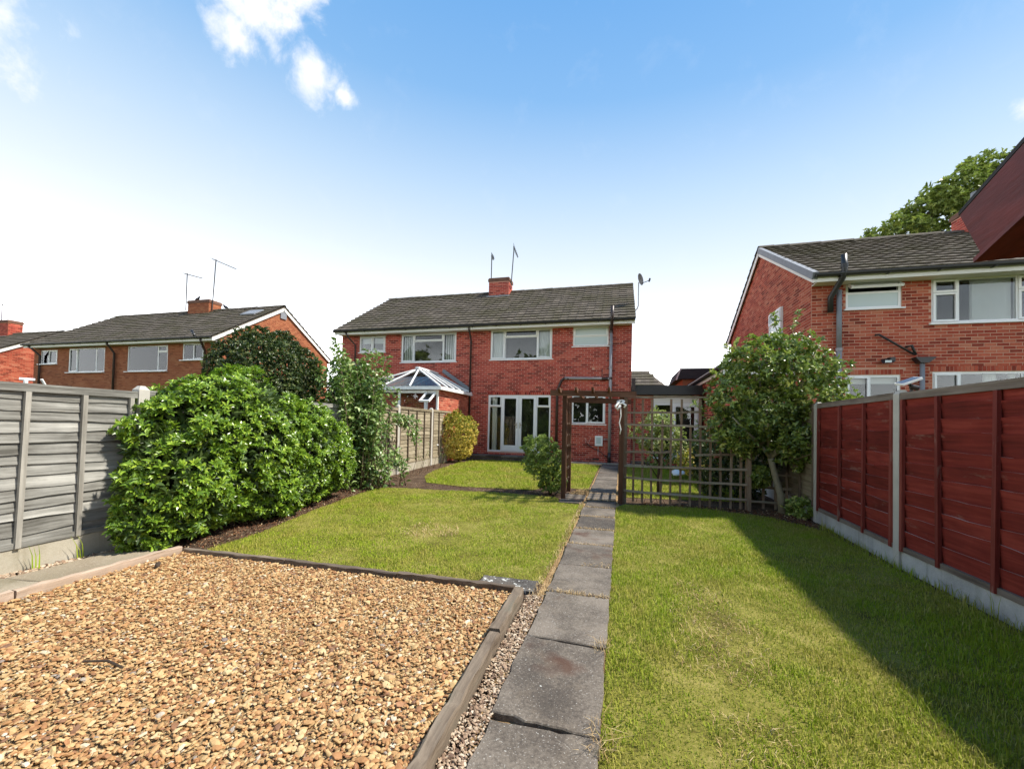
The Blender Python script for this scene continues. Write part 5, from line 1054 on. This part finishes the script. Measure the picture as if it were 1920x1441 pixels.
# small tree by the red fence
tt = thing('small_tree', 'small glossy leaved tree with bare pale trunk by the red fence', 'tree', (2.5, 7.4, 0))
fork = (2.34, 7.42, .86); BR = [[(2.52, 7.4, -.05), (2.47, 7.4, .3), (2.37, 7.41, .7), fork]]
MB().tube(BR[0], [.075, .05, .045, .048], 10, .3).part('trunk', MAT['bark_pale'], tt, smooth=True)
tips = []
limbs = [[fork, (2.20, 7.4, 1.05), (1.98, 7.38, 1.5), (1.75, 7.35, 2.0)], [fork, (2.3, 7.45, 1.3), (2.2, 7.45, 1.9), (2.15, 7.45, 2.55)], [fork, (2.5, 7.42, 1.15), (2.6, 7.45, 1.7), (2.62, 7.45, 2.4)], [fork, (2.55, 7.4, 1.1), (2.85, 7.4, 1.5), (3.1, 7.4, 2.1)], [(2.3, 7.45, 1.3), (2.35, 7.7, 1.7), (2.4, 7.8, 2.4)], [(2.6, 7.45, 1.7), (2.85, 7.5, 2.2), (3.05, 7.5, 2.75)], [(2.2, 7.4, 1.05), (1.95, 7.2, 1.25), (1.7, 7.1, 1.5)]]
for l in limbs: n = len(l); MB().tube(l, [.034-.026*i/(n-1) for i in range(n)], 7, rng.random()).part('limb', MAT['bark_pale'], tt, smooth=True)
TB = [((2.15, 7.42, 2.35), (.52, .5, .45)), ((2.7, 7.45, 2.2), (.6, .5, .5)), ((1.85, 7.38, 1.85), (.45, .42, .4)), ((3.0, 7.45, 1.85), (.45, .45, .5)), ((2.35, 7.5, 1.55), (.75, .5, .42)), ((2.75, 7.42, 1.15), (.48, .42, .4)), ((1.75, 7.35, 1.35), (.32, .36, .33)), ((2.55, 7.5, 2.65), (.42, .42, .28)), ((3.05, 7.6, 1.25), (.35, .4, .4)), ((1.95, 7.6, 1.15), (.4, .4, .3))]
r_ = np.random.default_rng(51); p, nr, dp = blob_points(TB, 4300, .22, .2, 51, 5); h = np.sin(p[:, 0]*6+1)*np.sin(p[:, 1]*6)*np.sin(p[:, 2]*6+2)+r_.normal(0, .25, len(p)); k = h > -.33; p, nr = p[k], nr[k]
tp = [];
for k in range(46):
    b = TB[k % len(TB)]; c = np.array(b[0])+r_.normal(0, .2, 3); tp.append((c, c+np.array([r_.normal(0, .28), r_.normal(0, .28), r_.uniform(.15, .5)])))
tw = MB()
for a_, b_ in tp:
    tw.tube([tuple(a_), tuple((a_+b_)/2+r_.normal(0, .03, 3)), tuple(b_)], [.008, .006, .003], 5, .2)
    for t_ in np.linspace(.5, 1, 5): p = np.vstack([p, a_+(b_-a_)*t_]); nr = np.vstack([nr, unit((b_-a_)[None])[0]+r_.normal(0, .4, 3)])
tw.part('twigs', MAT['bark'], tt, smooth=True)
B, D, N, LL, WW, RD = rosettes(p, nr*.7+np.array([0, 0, .45]), 6, .085, .036, r_, .85, .5, (0, .95)); mb = MB(); add_leaves(mb, B, D, N, LL, WW, RD, droop=.25); mb.part('crown', MAT['leaf_tree'], tt, kind='stuff')

# dark evergreens in the corner behind the trellis, pale young tree and gold plant on the far lawn
shrub('dark_evergreen', 'dark evergreen shrub filling the corner between trellis and fence', 'shrub', [((2.3, 8.6, .8), (.45, .5, .8)), ((2.55, 8.3, 1.3), (.35, .4, .6)), ((1.75, 8.75, .65), (.35, .4, .62))], 2300, 6, .06, .028, 'leaf_dark', 61, (2.3, 8.6, 0), lump=.2, fill=1800)
shrub('ivy_clump', 'low leafy clump at the foot of the tree trunk', 'plant', [((2.72, 7.25, .12), (.22, .24, .16)), ((2.2, 7.55, .55), (.18, .15, .16))], 260, 6, .06, .035, 'leaf_tree', 62, (2.7, 7.25, 0), fill=150)
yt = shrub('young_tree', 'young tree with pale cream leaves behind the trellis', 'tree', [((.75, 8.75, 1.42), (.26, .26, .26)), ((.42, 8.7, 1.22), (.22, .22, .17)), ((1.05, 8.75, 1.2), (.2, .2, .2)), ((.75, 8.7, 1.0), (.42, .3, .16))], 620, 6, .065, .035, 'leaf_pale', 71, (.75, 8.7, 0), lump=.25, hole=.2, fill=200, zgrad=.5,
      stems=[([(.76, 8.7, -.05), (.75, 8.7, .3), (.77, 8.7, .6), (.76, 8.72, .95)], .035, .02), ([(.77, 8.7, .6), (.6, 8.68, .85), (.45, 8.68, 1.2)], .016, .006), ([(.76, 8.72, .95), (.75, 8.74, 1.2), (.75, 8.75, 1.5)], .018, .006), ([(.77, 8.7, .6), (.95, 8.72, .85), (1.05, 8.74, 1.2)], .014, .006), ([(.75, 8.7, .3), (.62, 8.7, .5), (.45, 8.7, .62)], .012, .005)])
shrub('yellow_plant', 'small yellow leaved plant beyond the trellis near the white door', 'plant', [((1.62, 10.4, .55), (.3, .3, .3))], 260, 6, .06, .03, 'leaf_gold', 72, (1.62, 10.4, 0), lump=.2, rr=(.2, .8), fill=100, stems=[([(1.62, 10.4, -.02), (1.62, 10.4, .5)], .012, .006)])
shrub('border_shrub', 'green border shrub beside the white link door', 'shrub', [((1.85, 13.2, .5), (.4, .4, .5)), ((2.2, 12.4, .7), (.35, .45, .7)), ((1.2, 13.8, .28), (.4, .3, .28))], 900, 6, .06, .03, 'leaf_shrub', 73, (1.9, 13, 0), lump=.2, fill=500)
st_ = [[(.3+.12*k, 7.62+r_.normal(0, .05), -.02), (.3+.12*k+r_.normal(0, .05), 7.62, .1), (.3+.12*k+r_.normal(0, .1), 7.6, r_.uniform(.14, .3))] for k in range(15)]
sprays('trellis_foot_plants', 'straggly low plants along the foot of the trellis', 'plant', (1.1, 7.6, 0), st_, .05, .03, 'leaf_dark', 74, .7, r0=.005)

# tall broadleaf tree behind the right-hand house
bt = thing('tall_tree', 'tall broadleaf tree rising behind the right-hand roof', 'tree', (18.5, 25, 0))
MB().tube([(18.5, 25, -.1), (18.4, 25, 4), (18.2, 25, 8), (18.0, 25, 11)], [.45, .36, .28, .16], 10).part('trunk', MAT['bark_dark'], bt, smooth=True)
for l in ([(18.3, 25, 6), (16.5, 24.6, 8.6), (14.2, 24.3, 10.5), (13.0, 24.2, 11.2)], [(18.3, 25, 6), (20.5, 25, 9), (22, 25, 11)], [(18.2, 25, 8), (16.5, 24.5, 11), (15.5, 24.2, 13)], [(18.2, 25, 8), (19, 25.5, 12), (19.2, 25.5, 14.5)], [(16.5, 24.6, 8.6), (15, 24.2, 10.2), (14.2, 24, 12)]):
    MB().tube(l, [.2-.15*i/(len(l)-1) for i in range(len(l))], 7).part('limb', MAT['bark_dark'], bt, smooth=True)
FB = [((13.2, 24.2, 11.1), (1.5, 1.3, .75)), ((14.6, 24.4, 12.3), (1.25, 1.3, .85)), ((15.9, 24.5, 13.0), (1.4, 1.4, .95)), ((17.4, 25, 14.0), (1.6, 1.5, 1.0)), ((15.2, 24.2, 10.9), (1.2, 1.2, .7)), ((17.0, 24.4, 12.0), (1.5, 1.3, .8)), ((19.5, 25, 13.2), (2.2, 2, 1.5)), ((21.5, 25, 11.5), (2, 2, 1.5)), ((18.5, 24.6, 10.8), (2, 1.8, 1.1)), ((12.3, 24.3, 10.6), (.9, .9, .5)), ((16.2, 24.4, 9.8), (1.5, 1.3, .6)), ((14, 24.4, 9.9), (1.2, 1.2, .6))]
r_ = np.random.default_rng(81); p, nr, dp = blob_points(FB, 11000, .22, .2, 81, 5); h = np.sin(p[:, 0]*2.4+1)*np.sin(p[:, 1]*2.4)*np.sin(p[:, 2]*2.6+2)+r_.normal(0, .2, len(p)); k = h > -.12
B, D, N, LL, WW, RD = rosettes(p[k], nr[k]*.6+np.array([0, 0, .5]), 5, .20, .13, r_, .9, .6, (0, 1)); mb = MB(); add_leaves(mb, B, D, N, LL, WW, RD, simple=True); mb.part('crown', MAT['leaf_far'], bt, kind='stuff')

# belt of trees beyond the garden's near end, seen mirrored in the house windows
r_ = np.random.default_rng(85); TBL = [((x, -27+r_.uniform(-2, 2), r_.uniform(6.5, 8.5)), (r_.uniform(2.5, 3.8), 2.5, r_.uniform(3.2, 4.6))) for x in np.arange(-34, 4, 4.2)]+[((x, -27, 2.6), (3.2, 2.4, 2.8)) for x in np.arange(-34, 4, 4.2)]
p, nr, dp = blob_points(TBL, 5000, .2, .25, 86, 5); B, D, N, LL, WW, RD = rosettes(p, nr, 4, .75, .5, r_, .9, .6, (0, 1)); mb = MB(); add_leaves(mb, B, D, N, LL, WW, RD, simple=True)
mb.top('tree_belt', MAT['leaf_far'], 'belt of trees mirrored in the upstairs windows', 'trees', kind='stuff')

# ------------------------------------------------------------------ grass
def blades(polys, dens_fn, mat, name, label, hgt=(.018, .05), wid=.0022, seed=1, lean=.55, patch=True, z0=-.004):
    r = np.random.default_rng(seed); Q = []
    for poly in polys:
        A = np.array(poly); lo, hi = A.min(0), A.max(0)
        for y0 in np.arange(lo[1], hi[1], .5):
            y1 = min(y0+.5, hi[1]); n = int((hi[0]-lo[0])*(y1-y0)*dens_fn((y0+y1)/2)); q = r.uniform((lo[0], y0), (hi[0], y1), (n, 2)); Q.append(q[inpoly(q, poly)])
    q = np.concatenate(Q); n = len(q); dist = np.hypot(q[:, 0], q[:, 1])
    if patch:                                                   # thin, worn places show the thatch
        f = np.sin(q[:, 0]*3.1+1)*np.sin(q[:, 1]*2.3+.5)+.6*np.sin(q[:, 0]*7.3+q[:, 1]*3.1)*np.sin(q[:, 1]*6.1)+.5*np.sin(q[:, 0]*15)*np.sin(q[:, 1]*13.7+q[:, 0]*4)
        worn = np.exp(-(((q[:, 0]-.62)/.22)**2+((q[:, 1]-3.0)/.55)**2))*1.4+np.exp(-(((q[:, 0]+2.2)/.5)**2+((q[:, 1]-4.6)/.5)**2))*.7+np.exp(-(((q[:, 0]-.55)/.3)**2+((q[:, 1]-2.2)/.3)**2))*.6
        k = r.random(n) > np.clip(.14-.26*(f+.2)+worn*.6, 0, .9); q, dist, f, worn = q[k], dist[k], f[k], worn[k]; n = len(q)
        hs = np.clip(1+.32*f+.5*np.maximum(0, np.sin(q[:, 0]*23+np.sin(q[:, 1]*9)*2)*np.sin(q[:, 1]*21+np.sin(q[:, 0]*11)*2)-.35)*1.6-.55*worn, .3, 2.0)
    else: hs = np.ones(n)
    H = r.uniform(hgt[0], hgt[1], n)*hs*(1+(r.random(n) > .96)*.9); w = np.maximum(wid, dist*.00052)*r.uniform(.7, 1.3, n)
    a = r.uniform(0, 2*np.pi, n); d = np.stack([np.cos(a), np.sin(a), np.zeros(n)], 1); s = np.stack([-d[:, 1], d[:, 0], np.zeros(n)], 1); ln = (np.abs(r.normal(0, lean, n))).clip(0, 1.6)
    b = np.c_[q, np.full(n, z0)]; up = np.array([0, 0, 1.]); m = b+up*(H*.55)[:, None]+d*(H*.25*ln)[:, None]; t = b+up*(H*(1-.18*ln.clip(0, 1.5)))[:, None]+d*(H*.95*ln)[:, None]
    mb = MB(); rn = r.random(n); near = dist < 5.0
    k = near; v = np.stack([b-s*w[:, None], b+s*w[:, None], m+s*(w*.75)[:, None], m-s*(w*.75)[:, None], t], 1)[k]; c = len(v)
    if c: mb.add(v, (np.array([(0, 1, 2, 3)])[None]+np.arange(c)[:, None, None]*5).reshape(-1, 4), np.repeat(rn[k], 5)); mb.f.append((np.array([(3, 2, 4)])[None]+np.arange(c)[:, None, None]*5).reshape(-1, 3)+mb.n-c*5)
    k = ~near; v = np.stack([b-s*w[:, None], b+s*w[:, None], t], 1)[k]; c = len(v)
    if c: mb.add(v, np.arange(c*3).reshape(-1, 3), np.repeat(rn[k], 3))
    return mb.top(name, MAT[mat], label, 'grass', kind='stuff')
dn = lambda y: 14000 if y < 2.6 else 11000 if y < 4 else 8000 if y < 6 else 6000 if y < 8 else 3200
blades([LAWN_R], dn, 'grass', 'grass', 'lush grass on the lawn right of the path', (.011, .034), .002, 1)
blades([LAWN_L], lambda y: dn(y)*.9, 'grass', 'grass', 'short worn grass between gravel bed and soil strip', (.009, .024), .0021, 2)
blades([LAWN_B], dn, 'grass', 'grass', 'grass of the back lawn before the French doors', (.016, .04), .002, 3)
blades([LAWN_T], dn, 'grass', 'grass', 'grass of the lawn behind the trellis', (.016, .045), .002, 4)
# dry straw in the joints and along the path, fallen leaves on the soil
J2 = [[(-.55, y-.03), (-.05, y-.03), (-.05, y+.03), (-.55, y+.03)] for y in J[4:12]]
blades(J2[:1]+J2[2:], lambda y: 9500, 'straw', 'dry_grass', 'straw coloured dry grass in the slab joints', (.01, .032), .0018, 5, 1.3, False, .017)
blades([[(-.66, 3.05), (-.53, 3.05), (-.545, 4.0), (-.6, 4.0)], [(-.62, 4.0), (-.55, 4.0), (-.565, 7.2), (-.63, 7.2)], [(-.95, 7.9), (-.55, 7.9), (-.6, 8.7), (-.8, 8.6)], [(-.35, 3.84), (-.06, 3.84), (-.06, 4.02), (-.3, 3.95)]], lambda y: 4200, 'straw', 'dry_grass', 'straw coloured dry grass along the left path edge', (.01, .035), .0018, 6, 1.1, False, .006)
blades([[(-.13, 1.66), (-.01, 1.62), (-.0, 1.84), (-.1, 1.82)], [(-.12, 2.4), (-.03, 2.4), (-.03, 2.56), (-.12, 2.52)]], lambda y: 3000, 'straw', 'dry_grass', 'dry grass tufts hanging over the right path edge', (.03, .08), .0014, 7, 1.6, False, .015)
blades([[(.3, 2.45), (.62, 2.3), (.86, 2.5), (.9, 3.0), (.8, 3.6), (.5, 3.85), (.38, 3.3)], [(-2.6, 4.4), (-2.2, 4.2), (-1.8, 4.5), (-1.95, 4.9), (-2.5, 4.95)], [(.4, 1.7), (.8, 1.75), (.75, 2.1), (.42, 2.1)]], lambda y: 1500, 'straw', 'dry_grass', 'dead straw coloured patches in the lawn turf', (.012, .034), .0018, 8, 1.5, False, .0)
blades([[(2.46, 1.2), (2.62, 1.2), (2.64, 4.8), (2.72, 6.6), (2.6, 6.4), (2.52, 4.8)]], lambda y: 1800, 'grass', 'grass', 'long uncut grass along the foot of the red fence', (.04, .12), .0022, 9, .5, False)
r_ = np.random.default_rng(91)
def litter(label, polys, dens, seed, L=.03):
    r = np.random.default_rng(seed); Q = []
    for poly in polys:
        A = np.array(poly); lo, hi = A.min(0), A.max(0); n = int((hi-lo).prod()*dens); q = r.uniform(lo, hi, (n, 2)); Q.append(q[inpoly(q, poly)])
    q = np.concatenate(Q); n = len(q); mb = MB(); a = r.uniform(0, 6.28, n); d = np.stack([np.cos(a), np.sin(a), r.normal(0, .35, n)], 1)
    add_leaves(mb, np.c_[q, r.uniform(-.008, .012, n)], d, np.tile([0, 0, 1.], (n, 1))+r.normal(0, .35, (n, 3)), L*r.uniform(.5, 1.3, n), L*.5*r.uniform(.5, 1.3, n), r.random(n), simple=True); mb.top('leaf_litter', MAT['litter'], label, 'fallen leaves', kind='stuff')
litter('fallen leaves and debris under the big bush', [[(-4.75, 2.85), (-3.95, 3.05), (-3.98, 3.9), (-4.3, 5.1), (-4.5, 6.2), (-4.65, 7.2), (-5.1, 7.2), (-4.9, 5.5), (-4.7, 4)]], 1300, 1)
litter('fallen red brown leaves round the small tree trunk', [[(2.0, 7.0), (2.62, 6.4), (2.78, 7.6), (2.1, 7.5), (.4, 7.55), (.4, 7.3), (1.4, 7.3)]], 1200, 2, .04)
litter('sparse debris on the dark soil strip across the lawn', [[(-4.6, 7.45), (-1.2, 7.65), (-1.4, 8.1), (-4.2, 8.2)], [(-5.3, 8.4), (-4.7, 8.4), (-5.1, 11), (-5.2, 13.5), (-5.6, 13.5), (-5.5, 10)]], 350, 3, .025)
